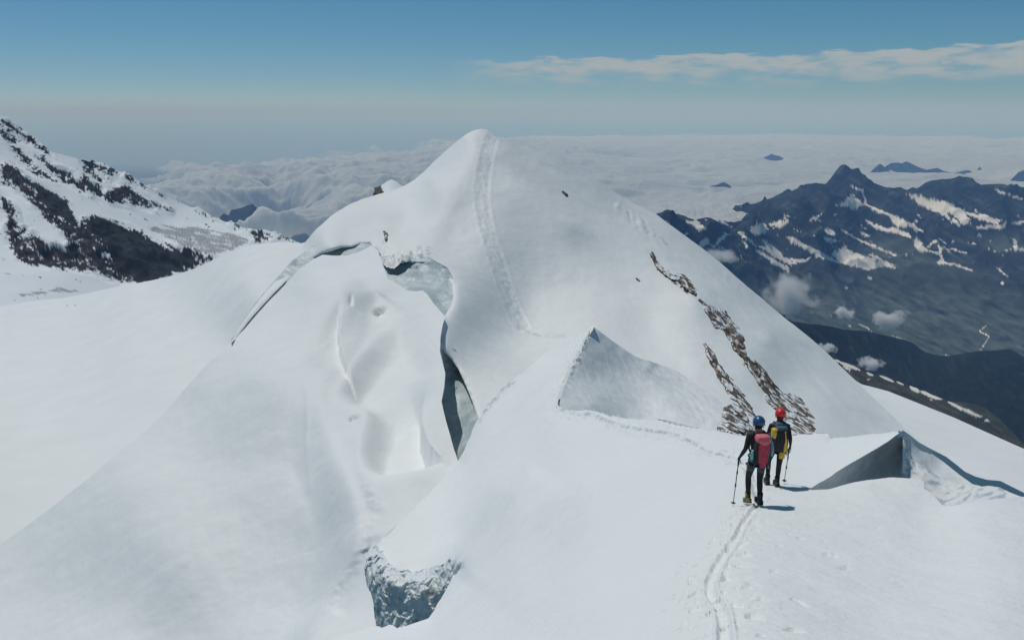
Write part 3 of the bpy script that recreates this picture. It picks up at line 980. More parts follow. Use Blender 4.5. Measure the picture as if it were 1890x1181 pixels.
def outcrop(line, label, depthf=None, rise=0.010, seed=0.0, sc=2.2, cut=0.0):
    """a rib of rock standing through the snow along a line of (u, v, half width)"""
    L_ = spline(line, 5)
    ctr, hw = L_[:, :2], np.clip(L_[:, 2], 0.8, 60)
    nrm = np.gradient(ctr, axis=0)
    nrm = np.c_[nrm[:, 1], -nrm[:, 0]]
    nrm /= np.linalg.norm(nrm, axis=1)[:, None] + 1e-9
    hw = hw * 0.98
    pad = hw[:, None] * 1.7 + 2
    poly = np.r_[ctr + nrm * pad, (ctr - nrm * pad)[::-1]]
    df = depthf or p_depth

    def dep(uv):
        d, fr, _, _ = poly_dist(uv, ctr)
        w = np.interp(fr, np.linspace(0, 1, len(hw)), hw)
        base_ = df(uv)
        p = rays(uv) * base_[:, None]
        q = p * np.array([1.0, 0.33, 1.0])
        shape = 1.15 - (d / w) ** 1.6 - cut
        nz_ = 1.7 * fbm(q / (sc * 1.6) + seed, 3) + 1.2 * fbm(q / (sc * 0.6) + seed, 4) + 0.7 * (ridged(q / (sc * 0.8) + seed, 4) - 0.35)
        h = np.clip(shape + nz_, -1.0, 1.7)
        return base_ * (1 - rise * (0.85 * sstep(h, -0.25, 0.55) - 0.25 + 0.22 * fbm(q / (sc * 0.45) + 3, 3) + 0.25 * fbm(q / (sc * 1.5) + 8, 2)))
    o = patch('rock_outcrop', poly, dep, 1.1, ROCK, None, skirt=0.0, smooth_=True)
    tag(o, label, 'rock outcrop')
    return o


outcrop([(1201, 466, 1.5), (1212, 488, 2), (1222, 500, 2.5), (1240, 512, 4), (1258, 518, 6), (1270, 530, 5), (1284, 544, 3)], 'thin dark rock ribs high on the right shoulder of the snow peak', seed=1, sc=2.0)
outcrop([(1290, 552, 2), (1303, 565, 5), (1316, 578, 13), (1338, 600, 14), (1356, 620, 14), (1364, 642, 10), (1374, 656, 5)], 'brown rock band in the middle of the right-hand slope, broadest above', seed=2)
outcrop([(1372, 655, 4), (1388, 672, 9), (1404, 692, 12), (1418, 714, 13), (1436, 738, 17), (1452, 758, 20), (1470, 778, 18), (1496, 802, 14)], 'long brown rock band running down the slope behind the red helmet', seed=3, cut=0.1)
outcrop([(1396, 690, 2), (1408, 710, 6), (1420, 732, 7), (1436, 756, 4)], 'small rock streaks left of the long brown band', seed=9, sc=1.5)
outcrop([(1300, 634, 3), (1310, 652, 7), (1320, 670, 6), (1330, 690, 9), (1345, 712, 10), (1358, 728, 10), (1370, 742, 10), (1378, 765, 15), (1384, 800, 16)], 'ragged rock rib dropping to the blue helmet', seed=5, cut=0.05)


def bdep(uv):
    return b_depth(uv) * 0.985


outcrop([(1344, 748, 5), (1352, 765, 12), (1358, 785, 13), (1362, 812, 12)], 'blocky grey-brown rock just left of the blue helmet', bdep, 0.012, 7, 1.6)
outcrop([(1334, 780, 3), (1335, 790, 6), (1337, 805, 5)], 'small dark rock poking from the drift left of the blocky one', bdep, 0.012, 8, 1.2)
outcrop([(708, 426, 1), (713, 434, 3), (712, 442, 1)], 'tiny dark stone on the left shoulder above the snow cave', None, 0.010, 4, 0.8)
outcrop([(1038, 353, 1), (1043, 357, 1.8), (1048, 360, 1)], 'tiny stone alone on the upper right side of the peak', None, 0.008, 6, 0.8)
outcrop([(1174, 513, 1), (1177, 515, 1.2), (1180, 517, 1)], 'tiny stone alone on the mid slope above the drift', None, 0.008, 12, 0.8)
# snow-capped tower behind the left shoulder
TW = [(683, 372), (688, 360), (692, 350), (689, 347), (698, 345), (706, 341), (714, 335), (722, 331), (730, 334), (738, 340), (744, 346), (760, 360), (750, 380), (690, 385)]
twf = tps_fit([(690, 350, 262), (722, 331, 268), (744, 346, 266), (690, 385, 250), (750, 380, 252), (720, 360, 256)])


def tw_disp(uv, p, d):
    q = p.copy()
    left = sstep(-uv[:, 0], -712, -700)
    q -= rays(uv) * (3.0 * left * np.abs(fbm(p / 2.5, 4)))[:, None]
    return q


TWM, nt, b = mat('snow_over_rock')
a_ = nd(nt, 'ShaderNodeAttribute'); a_.attribute_name = 'rock'
mx_ = nd(nt, 'ShaderNodeMix', data_type='RGBA')
nt.links.new(a_.outputs['Fac'], mx_.inputs[0]); mx_.inputs[6].default_value = (0.78, 0.82, 0.85, 1); mx_.inputs[7].default_value = (0.035, 0.033, 0.033, 1)
nt.links.new(mx_.outputs[2], b.inputs['Base Color']); b.inputs['Roughness'].default_value = 0.8


def tw_rock(uv, p):
    s = 0.6 * fbm(p / 3.0, 4) + sstep(-(uv[:, 0] - 0.5 * (uv[:, 1] - 350)), -712, -698) * 0.9 - 0.35
    return sstep(s, 0.0, 0.12)


tag(patch('snow_capped_crag', TW, twf, 1.2, TWM, tw_disp, skirt=0.03, attrs={'rock': tw_rock}), 'small snow-capped crag peeping out behind the left shoulder of the peak', 'crag')

# ------------------------------------------------------------------ 11. rocky mountain at the left
def zone(uv, polys, soft):
    m = np.zeros(len(uv))
    for pz in polys:
        pz = np.asarray(pz, float)
        lo, hi = pz.min(0) - soft * 3, pz.max(0) + soft * 3
        s = np.where((uv[:, 0] > lo[0]) & (uv[:, 0] < hi[0]) & (uv[:, 1] > lo[1]) & (uv[:, 1] < hi[1]))[0]
        if not len(s):
            continue
        d, _, _, _ = poly_dist(uv[s], pz, closed=True)
        sg = np.where(inside(uv[s], pz), d, -d)
        m[s] = np.maximum(m[s], np.clip(0.5 + 0.5 * sg / soft, 0, 1))
    return m


def strokes(uv, lst, soft=2.0):
    m = np.zeros(len(uv))
    for wd, pts in lst:
        pz = np.asarray(pts, float)
        lo, hi = pz.min(0) - wd * 3 - 6, pz.max(0) + wd * 3 + 6
        s = np.where((uv[:, 0] > lo[0]) & (uv[:, 0] < hi[0]) & (uv[:, 1] > lo[1]) & (uv[:, 1] < hi[1]))[0]
        if not len(s):
            continue
        d, fr, _, _ = poly_dist(uv[s], pz)
        w = wd * (0.35 + 0.65 * np.sin(np.pi * np.clip(fr, 0.0, 1)) ** 0.5)
        m[s] = np.maximum(m[s], np.clip(0.5 + 0.5 * (w * 0.5 - d) / soft, 0, 1))
    return m


def rot_noise(uv, ang, sx_, sy_, octv=4, seed=0.0):
    c, s = math.cos(R(ang)), math.sin(R(ang))
    x = uv[:, 0] * c + uv[:, 1] * s
    y = -uv[:, 0] * s + uv[:, 1] * c
    return fbm(np.c_[x / sx_, y / sy_, np.full(len(uv), seed)], octv, 0.6)


M1_TOP = [(-260, 60), (-150, 140), (-60, 190), (0, 219), (8, 221), (14, 222), (22, 228), (34, 236), (46, 243), (56, 249), (66, 259), (76, 268), (88, 277), (98, 283), (110, 286), (125, 289), (145, 293), (165, 296),
          (172, 292), (180, 296), (195, 303), (212, 313), (232, 321), (244, 329), (252, 334), (262, 339), (280, 350), (300, 359), (310, 364), (322, 369), (340, 378), (360, 387), (378, 393), (400, 403), (415, 409),
          (432, 413), (450, 418), (470, 426), (490, 430), (510, 434), (530, 439), (548, 446), (560, 448), (600, 455)]
m1f = tps_fit([(-260, 60, 1750), (0, 220, 1850), (165, 296, 2000), (300, 360, 2150), (450, 418, 2350), (600, 455, 2500), (-260, 500, 1150), (0, 492, 1280), (110, 500, 1330), (240, 525, 1420), (330, 505, 1500), (450, 460, 1900),
               (150, 400, 1620), (60, 370, 1580), (300, 420, 1900), (0, 340, 1600), (60, 440, 1450), (260, 460, 1600), (0, 580, 1100), (-260, 620, 1000), (300, 600, 1250), (600, 600, 1700)])
M1_ROCK = [
    [(0, 218), (14, 222), (35, 237), (58, 250), (76, 268), (92, 280), (96, 288), (86, 284), (72, 272), (52, 262), (36, 252), (18, 240), (0, 232)],
    [(0, 236), (18, 244), (34, 262), (26, 268), (40, 278), (52, 290), (62, 304), (80, 318), (96, 328), (106, 336), (96, 334), (70, 322), (48, 306), (38, 294), (20, 272), (10, 256), (0, 250)],
    [(70, 288), (84, 286), (94, 300), (102, 310), (120, 312), (140, 322), (146, 336), (168, 348), (172, 362), (150, 354), (120, 336), (98, 322), (84, 304)],
    [(154, 298), (172, 293), (195, 303), (218, 316), (206, 321), (190, 318), (176, 312), (182, 326), (200, 330), (180, 340), (176, 330), (160, 320)],
    [(170, 358), (150, 345), (142, 328), (160, 322), (176, 334), (190, 348), (186, 364)],
    [(186, 364), (196, 352), (218, 344), (230, 336), (246, 350), (262, 362), (284, 376), (302, 386), (276, 384), (248, 380), (226, 376), (204, 374)],
    [(232, 322), (244, 328), (254, 335), (240, 338), (230, 332)], [(256, 336), (280, 349), (302, 360), (298, 362), (276, 352), (256, 341)],
    [(0, 298), (20, 303), (44, 320), (60, 334), (78, 346), (104, 360), (124, 372), (132, 392), (142, 404), (150, 418), (140, 420), (114, 408), (92, 392), (72, 378), (50, 362), (26, 346), (0, 334)],
    [(0, 360), (20, 372), (30, 392), (34, 412), (30, 424), (46, 424), (36, 440), (60, 432), (84, 444), (118, 458), (126, 446), (112, 424), (92, 408), (70, 392), (52, 372), (72, 372), (98, 392), (124, 410), (140, 418), (150, 404),
     (162, 398), (180, 404), (204, 408), (236, 418), (262, 432), (290, 448), (330, 456), (346, 452), (372, 470), (398, 472), (392, 484), (336, 504), (296, 514), (264, 520), (242, 522), (218, 522), (196, 512), (176, 502), (150, 498),
     (120, 497), (84, 494), (54, 488), (34, 478), (20, 462), (14, 440), (10, 414), (14, 396), (4, 380)],
    [(426, 414), (436, 411), (446, 420), (432, 424)], [(455, 424), (472, 425), (490, 434), (508, 447), (470, 448), (468, 436)], [(482, 427), (520, 436), (552, 447), (540, 448), (505, 440)],
    [(362, 388), (388, 397), (408, 407), (398, 406), (372, 394)], [(250, 360), (300, 378), (316, 390), (300, 386)]]
M1_GREY = [[(290, 414), (330, 416), (368, 418), (420, 428), (460, 440), (462, 448), (430, 462), (392, 474), (360, 466), (330, 452), (296, 434), (270, 424)], [(30, 541), (70, 537), (100, 532), (84, 527), (120, 530), (162, 537), (130, 542), (96, 540), (70, 546), (40, 550)],
           [(0, 503), (12, 508), (24, 507), (44, 510), (60, 509), (40, 506), (12, 502)], [(66, 513), (90, 516), (110, 519), (80, 517)]]


def m1_rock(uv, p):
    z = zone(uv, M1_ROCK, 7.0)
    n1 = rot_noise(uv, 34, 26, 9, 5, 1.0)
    n2 = rot_noise(uv, -20, 7, 4, 4, 5.0)
    deep = zone(uv, [[(170, 400), (215, 412), (262, 440), (300, 466), (330, 480), (300, 512), (262, 520), (225, 492), (205, 450), (180, 430)], [(70, 345), (118, 366), (132, 400), (150, 420), (120, 408), (90, 380)]], 10.0)
    n5 = rot_noise(uv, 30, 5.0, 2.6, 3, 15.0)
    s = z * 0.92 + 1.15 * n1 + 0.80 * n2 + 0.30 * n5 + 0.6 * deep + 0.07
    r_ = sstep(s, 0.60, 0.72)
    g = zone(uv, M1_GREY, 3.0)
    n3 = rot_noise(uv, 14, 34, 4.0, 5, 9.0)
    gg = sstep(g + 0.8 * n3, 0.75, 1.0) * 0.55
    return np.maximum(r_, gg)


def m1_brown(uv, p):
    b_ = zone(uv, [[(0, 300), (60, 335), (60, 365), (120, 420), (170, 440), (190, 490), (250, 520), (150, 500), (30, 480), (5, 400)], [(240, 345), (310, 385), (280, 385), (245, 365)], [(215, 490), (262, 522), (225, 524)]], 14.0)
    return b_ * sstep(fbm(np.c_[uv / 9.0, np.full(len(uv), 3.0)], 4), -0.15, 0.35)


def m1_disp(uv, p, d):
    r_ = zone(uv, M1_ROCK, 10.0)
    q = p.copy()
    n = ridged(p * np.array([1, 0.7, 1.1]) / 130.0, 5) - 0.4
    f2 = fbm(p / 30.0, 4)
    q[:, 2] += (n * 34 + f2 * 12) * r_ + 5 * fbm(p / 150.0, 3)
    g = zone(uv, M1_GREY[:1], 6.0)
    q[:, 2] += g * 9 * fbm(p * np.array([1, 2, 1]) / 30.0, 4)
    return q


def mountain_material(name, rock_a, rock_b, brown, snow, scale, strength=1.0):
    m, nt, b = mat(name)
    tc_ = nd(nt, 'ShaderNodeTexCoord')
    n = nd(nt, 'ShaderNodeTexNoise', Scale=scale, Detail=8, Roughness=0.65)
    nt.links.new(tc_.outputs['Object'], n.inputs['Vector'])
    c = ramp(nt, n.outputs[0], [(0.35, rock_a), (0.65, rock_b)])
    for attr, colr in (('brown', brown), ('snow', snow)):
        a_ = nd(nt, 'ShaderNodeAttribute'); a_.attribute_name = attr
        mx_ = nd(nt, 'ShaderNodeMix', data_type='RGBA')
        nt.links.new(a_.outputs['Fac'], mx_.inputs[0])
        nt.links.new(c, mx_.inputs[6])
        mx_.inputs[7].default_value = (*colr, 1)
        c = mx_.outputs[2]
    nt.links.new(c, b.inputs['Base Color'])
    b.inputs['Roughness'].default_value = 0.9
    b.inputs['Specular IOR Level'].default_value = 0.1
    return m


M1MAT = mountain_material('rock_and_snow', (0.012, 0.016, 0.022), (0.045, 0.048, 0.052), (0.10, 0.078, 0.066), (0.76, 0.80, 0.83), 0.03)
structure(patch('rocky_mountain', M1_TOP + [(600, 600), (-260, 640)], m1f, 1.5, M1MAT, m1_disp, skirt=0.02, jag=1.0,
                attrs={'snow': lambda uv, p: 1 - m1_rock(uv, p), 'brown': m1_brown}))

# ------------------------------------------------------------------ 12. range and valley at the right
RA_TOP = [(1190, 415), (1205, 403), (1216, 396), (1224, 393), (1232, 391), (1240, 393), (1250, 393), (1262, 396), (1272, 401), (1282, 404), (1294, 403), (1304, 402), (1312, 404), (1320, 408), (1330, 406), (1340, 406), (1352, 409),
          (1368, 410), (1380, 407), (1386, 400), (1380, 394), (1362, 392), (1350, 386), (1358, 382), (1366, 378), (1374, 375), (1384, 376), (1396, 372), (1412, 367), (1428, 362), (1440, 355), (1452, 349), (1455, 347), (1462, 351), (1472, 347),
          (1484, 346), (1496, 342), (1508, 341), (1524, 338), (1532, 330), (1540, 322), (1548, 312), (1555, 306), (1560, 306), (1566, 310), (1572, 315), (1578, 313), (1585, 312), (1589, 320), (1600, 329), (1610, 336), (1622, 342), (1636, 346), (1650, 347), (1662, 345), (1672, 351),
          (1684, 351), (1696, 346), (1708, 338), (1724, 334), (1742, 332), (1756, 330), (1770, 326), (1786, 326), (1796, 329), (1804, 337), (1812, 340), (1824, 339), (1840, 340), (1854, 343), (1866, 346), (1874, 343), (1882, 346), (1895, 350), (2000, 350)]
raf = tps_fit([(1190, 415, 8300), (1225, 393, 8700), (1330, 406, 9300), (1400, 372, 12500), (1560, 306, 13000), (1690, 352, 13000), (1780, 327, 12500), (2000, 350, 12500), (1330, 460, 9000), (1475, 400, 10800), (1400, 500, 9100),
               (1560, 480, 10200), (1700, 450, 11000), (1800, 410, 11300), (1890, 450, 10600), (1450, 600, 8500), (1600, 600, 8900), (1800, 600, 8900), (2000, 650, 8300), (1500, 700, 7300), (1890, 720, 7400), (1400, 430, 10000), (1200, 520, 8000), (1600, 390, 11700), (1740, 380, 11900)])
RA_SNOW_P = [
    [(1268, 410), (1284, 408), (1300, 418), (1304, 426), (1290, 424), (1278, 416)], [(1384, 426), (1398, 412), (1412, 414), (1417, 422), (1402, 434), (1390, 432)], [(1418, 413), (1450, 406), (1456, 410), (1441, 422), (1420, 416)],
    [(1286, 462), (1294, 444), (1304, 438), (1310, 443), (1300, 456)], [(1322, 462), (1346, 462), (1342, 476), (1330, 474)], [(1542, 379), (1558, 372), (1570, 358), (1580, 366), (1592, 378), (1576, 386), (1560, 381)],
    [(1536, 470), (1558, 454), (1576, 467), (1600, 474), (1626, 477), (1612, 481), (1640, 484), (1657, 496), (1630, 491), (1602, 499), (1572, 491), (1552, 486)],
    [(1673, 358), (1700, 362), (1720, 368), (1745, 372), (1766, 385), (1800, 395), (1850, 407), (1836, 413), (1810, 406), (1782, 395), (1790, 404), (1776, 411), (1756, 396), (1746, 389), (1750, 401), (1730, 392), (1704, 382), (1688, 370)],
    [(1684, 455), (1692, 438), (1702, 452), (1716, 464), (1700, 460)], [(1400, 455), (1424, 456), (1440, 474), (1456, 481), (1484, 482), (1460, 490), (1436, 478), (1418, 466)], [(1450, 436), (1470, 445), (1490, 456), (1512, 466), (1530, 478), (1520, 480), (1492, 464), (1466, 450)]]
RA_SNOW_S = [
    (4, [(1322, 407), (1338, 412), (1352, 420)]), (5, [(1362, 428), (1385, 445), (1397, 455)]), (4, [(1318, 456), (1330, 441), (1341, 432)]), (7, [(1408, 444), (1425, 456), (1440, 475), (1455, 480), (1485, 482), (1495, 475)]),
    (7, [(1394, 462), (1410, 470), (1440, 490), (1455, 500), (1452, 492)]), (7, [(1455, 437), (1470, 445), (1490, 458), (1510, 465), (1530, 478), (1550, 485)]), (5, [(1495, 406), (1516, 397)]), (8, [(1522, 424), (1539, 433)]), (7, [(1520, 440), (1541, 445)]),
    (5, [(1594, 375), (1625, 390), (1660, 405), (1685, 418), (1704, 428)]), (14, [(1645, 400), (1660, 412), (1672, 416)]), (6, [(1598, 407), (1620, 421), (1640, 425), (1665, 430), (1680, 437)]), (4, [(1550, 422), (1580, 440), (1610, 455), (1652, 471)]),
    (5, [(1588, 429), (1606, 436)]), (5, [(1760, 404), (1772, 418)]), (7, [(1803, 420), (1850, 418), (1858, 410)]), (5, [(1868, 412), (1892, 409)]), (4, [(1688, 455), (1715, 463), (1735, 470), (1740, 480), (1734, 484), (1760, 488), (1795, 500)]),
    (3, [(1732, 450), (1737, 468)]), (3, [(1708, 459), (1731, 442)]), (3, [(1734, 441), (1746, 450)]), (2.5, [(1752, 460), (1785, 467)]), (8, [(1872, 444), (1875, 461)]), (4, [(1856, 462), (1892, 460)]), (4, [(1836, 350), (1856, 358)]),
    (4, [(1860, 360), (1888, 367)]), (2.5, [(1840, 494), (1860, 511)]), (5, [(1848, 522), (1853, 523)]), (4, [(1632, 621), (1664, 627)]), (1.8, [(1820, 600), (1808, 612), (1826, 620), (1810, 646)]), (3, [(1360, 372), (1364, 375)]), (3, [(1568, 344), (1592, 352), (1598, 372)]),
    (2, [(1375, 445), (1378, 460)]), (5, [(1270, 430), (1262, 436)]), (4, [(1600, 512), (1612, 514)]), (3, [(1558, 530), (1566, 531)]), (3, [(1565, 600), (1572, 603)]), (2, [(1586, 600), (1600, 604), (1608, 612)]), (3, [(1735, 656), (1752, 657)])]


def ra_snow(uv, p):
    z = np.maximum(zone(uv, RA_SNOW_P, 6.0), strokes(uv, RA_SNOW_S, 3.5))
    n1 = rot_noise(uv, 32, 7, 3, 5, 2.0)
    n2 = rot_noise(uv, 32, 26, 9, 3, 8.0)
    up = sstep(uv[:, 1], 640, 480)
    up = sstep(-uv[:, 1], -520, -470) * sstep(uv[:, 1], 345, 400)
    spec = sstep(n2, 0.0, 0.45) * 0.50 * up
    n4 = rot_noise(uv, 70, 3.2, 2.2, 3, 12.0)
    s = z * 1.05 + 0.55 * n1 + 0.30 * n4 + spec
    return sstep(s, 0.50, 0.62)


def ra_green(uv, p):
    lower = sstep(uv[:, 1] - 0.10 * (uv[:, 0] - 1550), 455, 560)
    n = rot_noise(uv, 24, 40, 9, 5, 4.0)
    gl = zone(uv, [[(1805, 440), (1890, 425), (1900, 470), (1850, 475), (1815, 455)], [(1600, 440), (1690, 440), (1720, 475), (1840, 510), (1700, 520), (1560, 500)]], 12)
    rib = sstep(rot_noise(uv, 58, 5, 26, 4, 6.0), 0.0, 0.5) * 0.35 + sstep(rot_noise(uv, 30, 60, 9, 4, 14.0), 0.0, 0.5) * 0.4
    return np.clip(np.maximum(np.maximum(lower * (0.5 + 1.0 * n), gl * (0.5 + 0.4 * n)), rib), 0, 1)


def ra_disp(uv, p, d):
    q = p.copy()
    k = sstep(-uv[:, 1], -600, -470)
    w_ = p.copy()
    w_ = np.c_[0.75 * p[:, 0] + 0.3 * p[:, 1], -0.35 * p[:, 0] + 0.6 * p[:, 1], p[:, 2]]
    h = (ridged(w_ / 900.0, 4, 0.42) - 0.4) * 400 * (0.3 + 0.7 * k) + fbm(p / 300.0, 3) * 40
    h += np.exp(-((uv[:, 0] - 1472) / 34) ** 2 - ((uv[:, 1] - 418) / 26) ** 2) * 150
    h += np.exp(-((uv[:, 0] - 1410) / 30) ** 2 - ((uv[:, 1] - 432) / 20) ** 2) * 80
    rim, _, _, _ = poly_dist(uv, RA_TOP)
    h *= 0.15 + 0.85 * sstep(rim, 0, 25)
    q[:, 2] += h
    return q


RAMAT = mountain_material('alpine_rock_and_pasture', (0.008, 0.014, 0.024), (0.026, 0.036, 0.046), (0.14, 0.175, 0.15), (0.84, 0.80, 0.76), 0.002)
structure(patch('mountain_range', RA_TOP + [(2000, 760), (1450, 760), (1180, 520)], raf, 1.5, RAMAT, ra_disp, skirt=0.02, jag=1.6, attrs={'snow': ra_snow, 'brown': ra_green}))

# dark wooded ridge in front of the valley
FR_TOP = [(1420, 570), (1440, 582), (1465, 595), (1500, 598), (1540, 603), (1560, 608), (1600, 611), (1640, 620), (1665, 627), (1685, 634), (1698, 644), (1710, 651), (1730, 655), (1750, 658), (1780, 652), (1810, 648), (1835, 646), (1862, 643),
          (1875, 649), (1890, 658), (2000, 700)]
frf = tps_fit([(1420, 570, 4300), (1560, 608, 5000), (1710, 651, 5600), (1862, 643, 5600), (2000, 700, 5300), (1560, 700, 3900), (1750, 760, 4100), (2000, 860, 3700), (1500, 800, 3000)])


def fr_disp(uv, p, d):
    q = p.copy()
    rim, _, _, _ = poly_dist(uv, FR_TOP)
    q[:, 2] += (100 * (ridged(np.c_[p[:, 0] * 1.2, p[:, 1] * 0.35, p[:, 2] * 0.5] / 420.0, 5) - 0.4) + 12 * fbm(p / 40.0, 3)) * (0.1 + 0.9 * sstep(rim, 0, 22))
    return q


FRMAT = mountain_material('far_forest', (0.008, 0.015, 0.020), (0.016, 0.026, 0.030), (0.045, 0.065, 0.060), (0.75, 0.72, 0.68), 0.01)
structure(patch('wooded_ridge', FR_TOP + [(2000, 870), (1480, 800)], frf, 2.0, FRMAT, fr_disp, skirt=0.02, jag=1.2,
                attrs={'snow': lambda uv, p: np.zeros(len(uv)), 'brown': lambda uv, p: 0.6 * sstep(rot_noise(uv, 60, 40, 8, 4, 2.0), 0.05, 0.6)}))

# bare shoulder with snow streaks along its crest
SH_TOP = [(1520, 650), (1540, 659), (1552, 666), (1570, 672), (1590, 681), (1610, 690), (1628, 692), (1645, 698), (1664, 706), (1682, 712), (1700, 719), (1722, 729), (1740, 736), (1758, 742), (1775, 742), (1800, 745), (1825, 757),
          (1845, 772), (1862, 790), (1890, 820), (2000, 900)]
shf = tps_fit([(1520, 650, 2200), (1640, 700, 2500), (1760, 742, 2700), (1890, 820, 2700), (2000, 900, 2600), (1600, 740, 1700), (1750, 800, 1700), (1900, 860, 1700), (1700, 900, 1200), (2000, 960, 1400)])
SH_S = [(7, [(1540, 664), (1560, 672), (1587, 683)]), (5, [(1556, 676), (1570, 683)]), (5, [(1600, 688), (1612, 693)]), (5, [(1624, 693), (1640, 700), (1650, 705)]), (4, [(1655, 704), (1668, 710)]), (9, [(1680, 713), (1696, 723)]),
        (9, [(1700, 722), (1720, 730), (1738, 736)]), (7, [(1750, 741), (1770, 752), (1800, 765), (1813, 769)]), (4, [(1818, 775), (1826, 777)]), (3, [(1600, 699), (1605, 700)]), (3, [(1715, 736), (1720, 738)]), (3, [(1823, 785), (1828, 786)])]


def sh_disp(uv, p, d):
    q = p.copy()
    rim, _, _, _ = poly_dist(uv, SH_TOP)
    q[:, 2] += (18 * fbm(p / 90.0, 5) + 3 * fbm(p / 12.0, 3)) * (0.2 + 0.8 * sstep(rim, 0, 20))
    return q


SHMAT = mountain_material('scree_and_turf', (0.035, 0.040, 0.038), (0.075, 0.082, 0.070), (0.10, 0.11, 0.085), (0.82, 0.78, 0.73), 0.02)
structure(patch('scree_shoulder', SH_TOP + [(2000, 980), (1700, 940), (1560, 760)], shf, 1.6, SHMAT, sh_disp, skirt=0.02, jag=1.2,
                attrs={'snow': lambda uv, p: sstep(strokes(uv, SH_S, 2.0) + 0.38 * rot_noise(uv, 30, 6, 2.5, 4, 3.0), 0.5, 0.65),
                       'brown': lambda uv, p: sstep(rot_noise(uv, 30, 30, 7, 4, 7.0), -0.1, 0.5) * 0.8}))

# ------------------------------------------------------------------ 13. low land far below, sea of cloud, far summits
LAND, nt, b = mat('valley_land')
tc_ = nd(nt, 'ShaderNodeTexCoord')
n = nd(nt, 'ShaderNodeTexNoise', Scale=0.0003, Detail=8)
nt.links.new(tc_.outputs['Object'], n.inputs['Vector'])
nt.links.new(ramp(nt, n.outputs[0], [(0.35, (0.02, 0.035, 0.045)), (0.65, (0.05, 0.075, 0.07))]), b.inputs['Base Color'])
b.inputs['Roughness'].default_value = 1.0
ng = 64
V = [(0, 0, -3200)] + [(250000 * math.cos(a), 250000 * math.sin(a), -3200) for a in np.linspace(0, 2 * math.pi, ng, endpoint=False)]
structure(mesh_obj('ground', V, [(0, 1 + k, 1 + (k + 1) % ng) for k in range(ng)], LAND, False))

NA, NR = 1300, 400
azs = np.linspace(-40, 40, NA)
AZ, TT = np.meshgrid(azs, np.linspace(0, 1, NR))
uu = CX + FPX * np.tan(np.radians(AZ))                       # picture column on the horizon line, only to read the chart below
rfar = np.interp(uu, [0, 350, 480, 640, 780, 960, 1300, 1900], [24000, 26000, 28000, 34000, 42000, 56000, 62000, 62000])
rnear = np.interp(uu, [0, 400, 700, 1150, 1380, 1900], [9500, 9500, 9500, 13500, 14500, 14500])
RR = 1.0 / ((1 - TT) / rnear + TT / rfar)
X = RR * np.sin(np.radians(AZ)); Y = RR * np.cos(np.radians(AZ))
P_ = np.c_[X.ravel(), Y.ravel(), np.zeros(X.size)]
right = sstep(uu, 700, 1250).ravel()
warp = np.c_[fbm(P_ / 5000.0 + 3, 3), fbm(P_ / 5000.0 + 40, 3), np.zeros(X.size)] * 900
bl = billow((P_ + warp) / 2300.0, 6, 0.48)
big = fbm(P_ / 11000.0 + 7, 3)
soft_ = fbm((P_ + 2 * warp) * np.array([0.45, 1.0, 1]) / 3000.0, 5)
sheet = billow((P_ + 2 * warp) * np.array([0.7, 1.0, 1]) / 2300.0 + 5, 5, 0.42)
tall = np.sqrt(np.clip(1 - bl * 1.55, 0, 1))
puf = np.sqrt(np.clip(1 - billow((P_ + 0.5 * warp) / 700.0 + 9, 4, 0.5) * 1.5, 0, 1))
h = (1 - right) * (170 * puf + 720 * tall + 420 * big - 230) + right * (70 * puf + 150 * soft_ + 230 * (1 - sheet * 1.6) + 80 * big - 130)
for su, sd in ((1426, 29500), (1325, 19000), (1625, 23500), (1690, 24500), (1760, 24500), (1808, 23500), (1890, 20500)):
    sp = rays([[su, 205]])[0]; sp = sp / sp[1] * sd
    h -= 140 * np.exp(-(((P_[:, 0] - sp[0]) / 900) ** 2 + ((P_[:, 1] - sp[1]) / 1600) ** 2))
sp = rays([[462, 205]])[0]; sp = sp / sp[1] * 12300
h -= 650 * np.exp(-(((P_[:, 0] - sp[0]) / 1000) ** 2 + ((P_[:, 1] - sp[1] + 500) / 1500) ** 2) ** 1.5)
thin = (1 - right) * sstep(-tall, -0.62, -0.25) * 0.55 + right * sstep(sheet, 0.42, 0.72) * 0.55
rr = RR.ravel(); ta = TT.ravel(); ua = uu.ravel()
fade_far = np.clip((1 - ta) / (0.05 + 0.28 * (1 - right)), 0, 1)
fade_near = np.clip(ta / 0.05, 0, 1)
hole = fbm(P_ / 6500.0 + 21, 4)
dens = 0.9 - np.clip((hole - 0.30) * 2.6, 0, 1) * (1 - 0.75 * right)
lefthole = np.exp(-((ua - 240) / 150) ** 2) * sstep(rr, 11000, 15000)
dens -= 0.9 * lefthole * (0.5 + 0.8 * sstep(fbm(P_ / 3000.0, 4), -0.3, 0.5))
alpha = (1 - thin) * np.clip(sstep(dens + 0.28 * fbm(P_ / 1500.0 + 2, 4), 0.15, 0.55), 0, 1) * sstep(fade_far + 0.6 * fbm(P_ / 2500.0, 4) * (1 - fade_far), 0, 0.6) * sstep(fade_near, 0, 0.9)
P_[:, 2] = -1560 + h - 500 * (1 - alpha) * (1 - right)
CLD, nt, b = mat('cloud_top')
b.inputs['Base Color'].default_value = (0.86, 0.92, 0.96, 1)
b.inputs['Roughness'].default_value = 1.0
b.inputs['Specular IOR Level'].default_value = 0.0
tl = nd(nt, 'ShaderNodeBsdfTranslucent'); tl.inputs['Color'].default_value = (0.92, 0.95, 0.98, 1)
ms = nd(nt, 'ShaderNodeMixShader'); ms.inputs[0].default_value = 0.5
nt.links.new(b.outputs[0], ms.inputs[1]); nt.links.new(tl.outputs[0], ms.inputs[2])
tr = nd(nt, 'ShaderNodeBsdfTransparent')
ms2 = nd(nt, 'ShaderNodeMixShader')
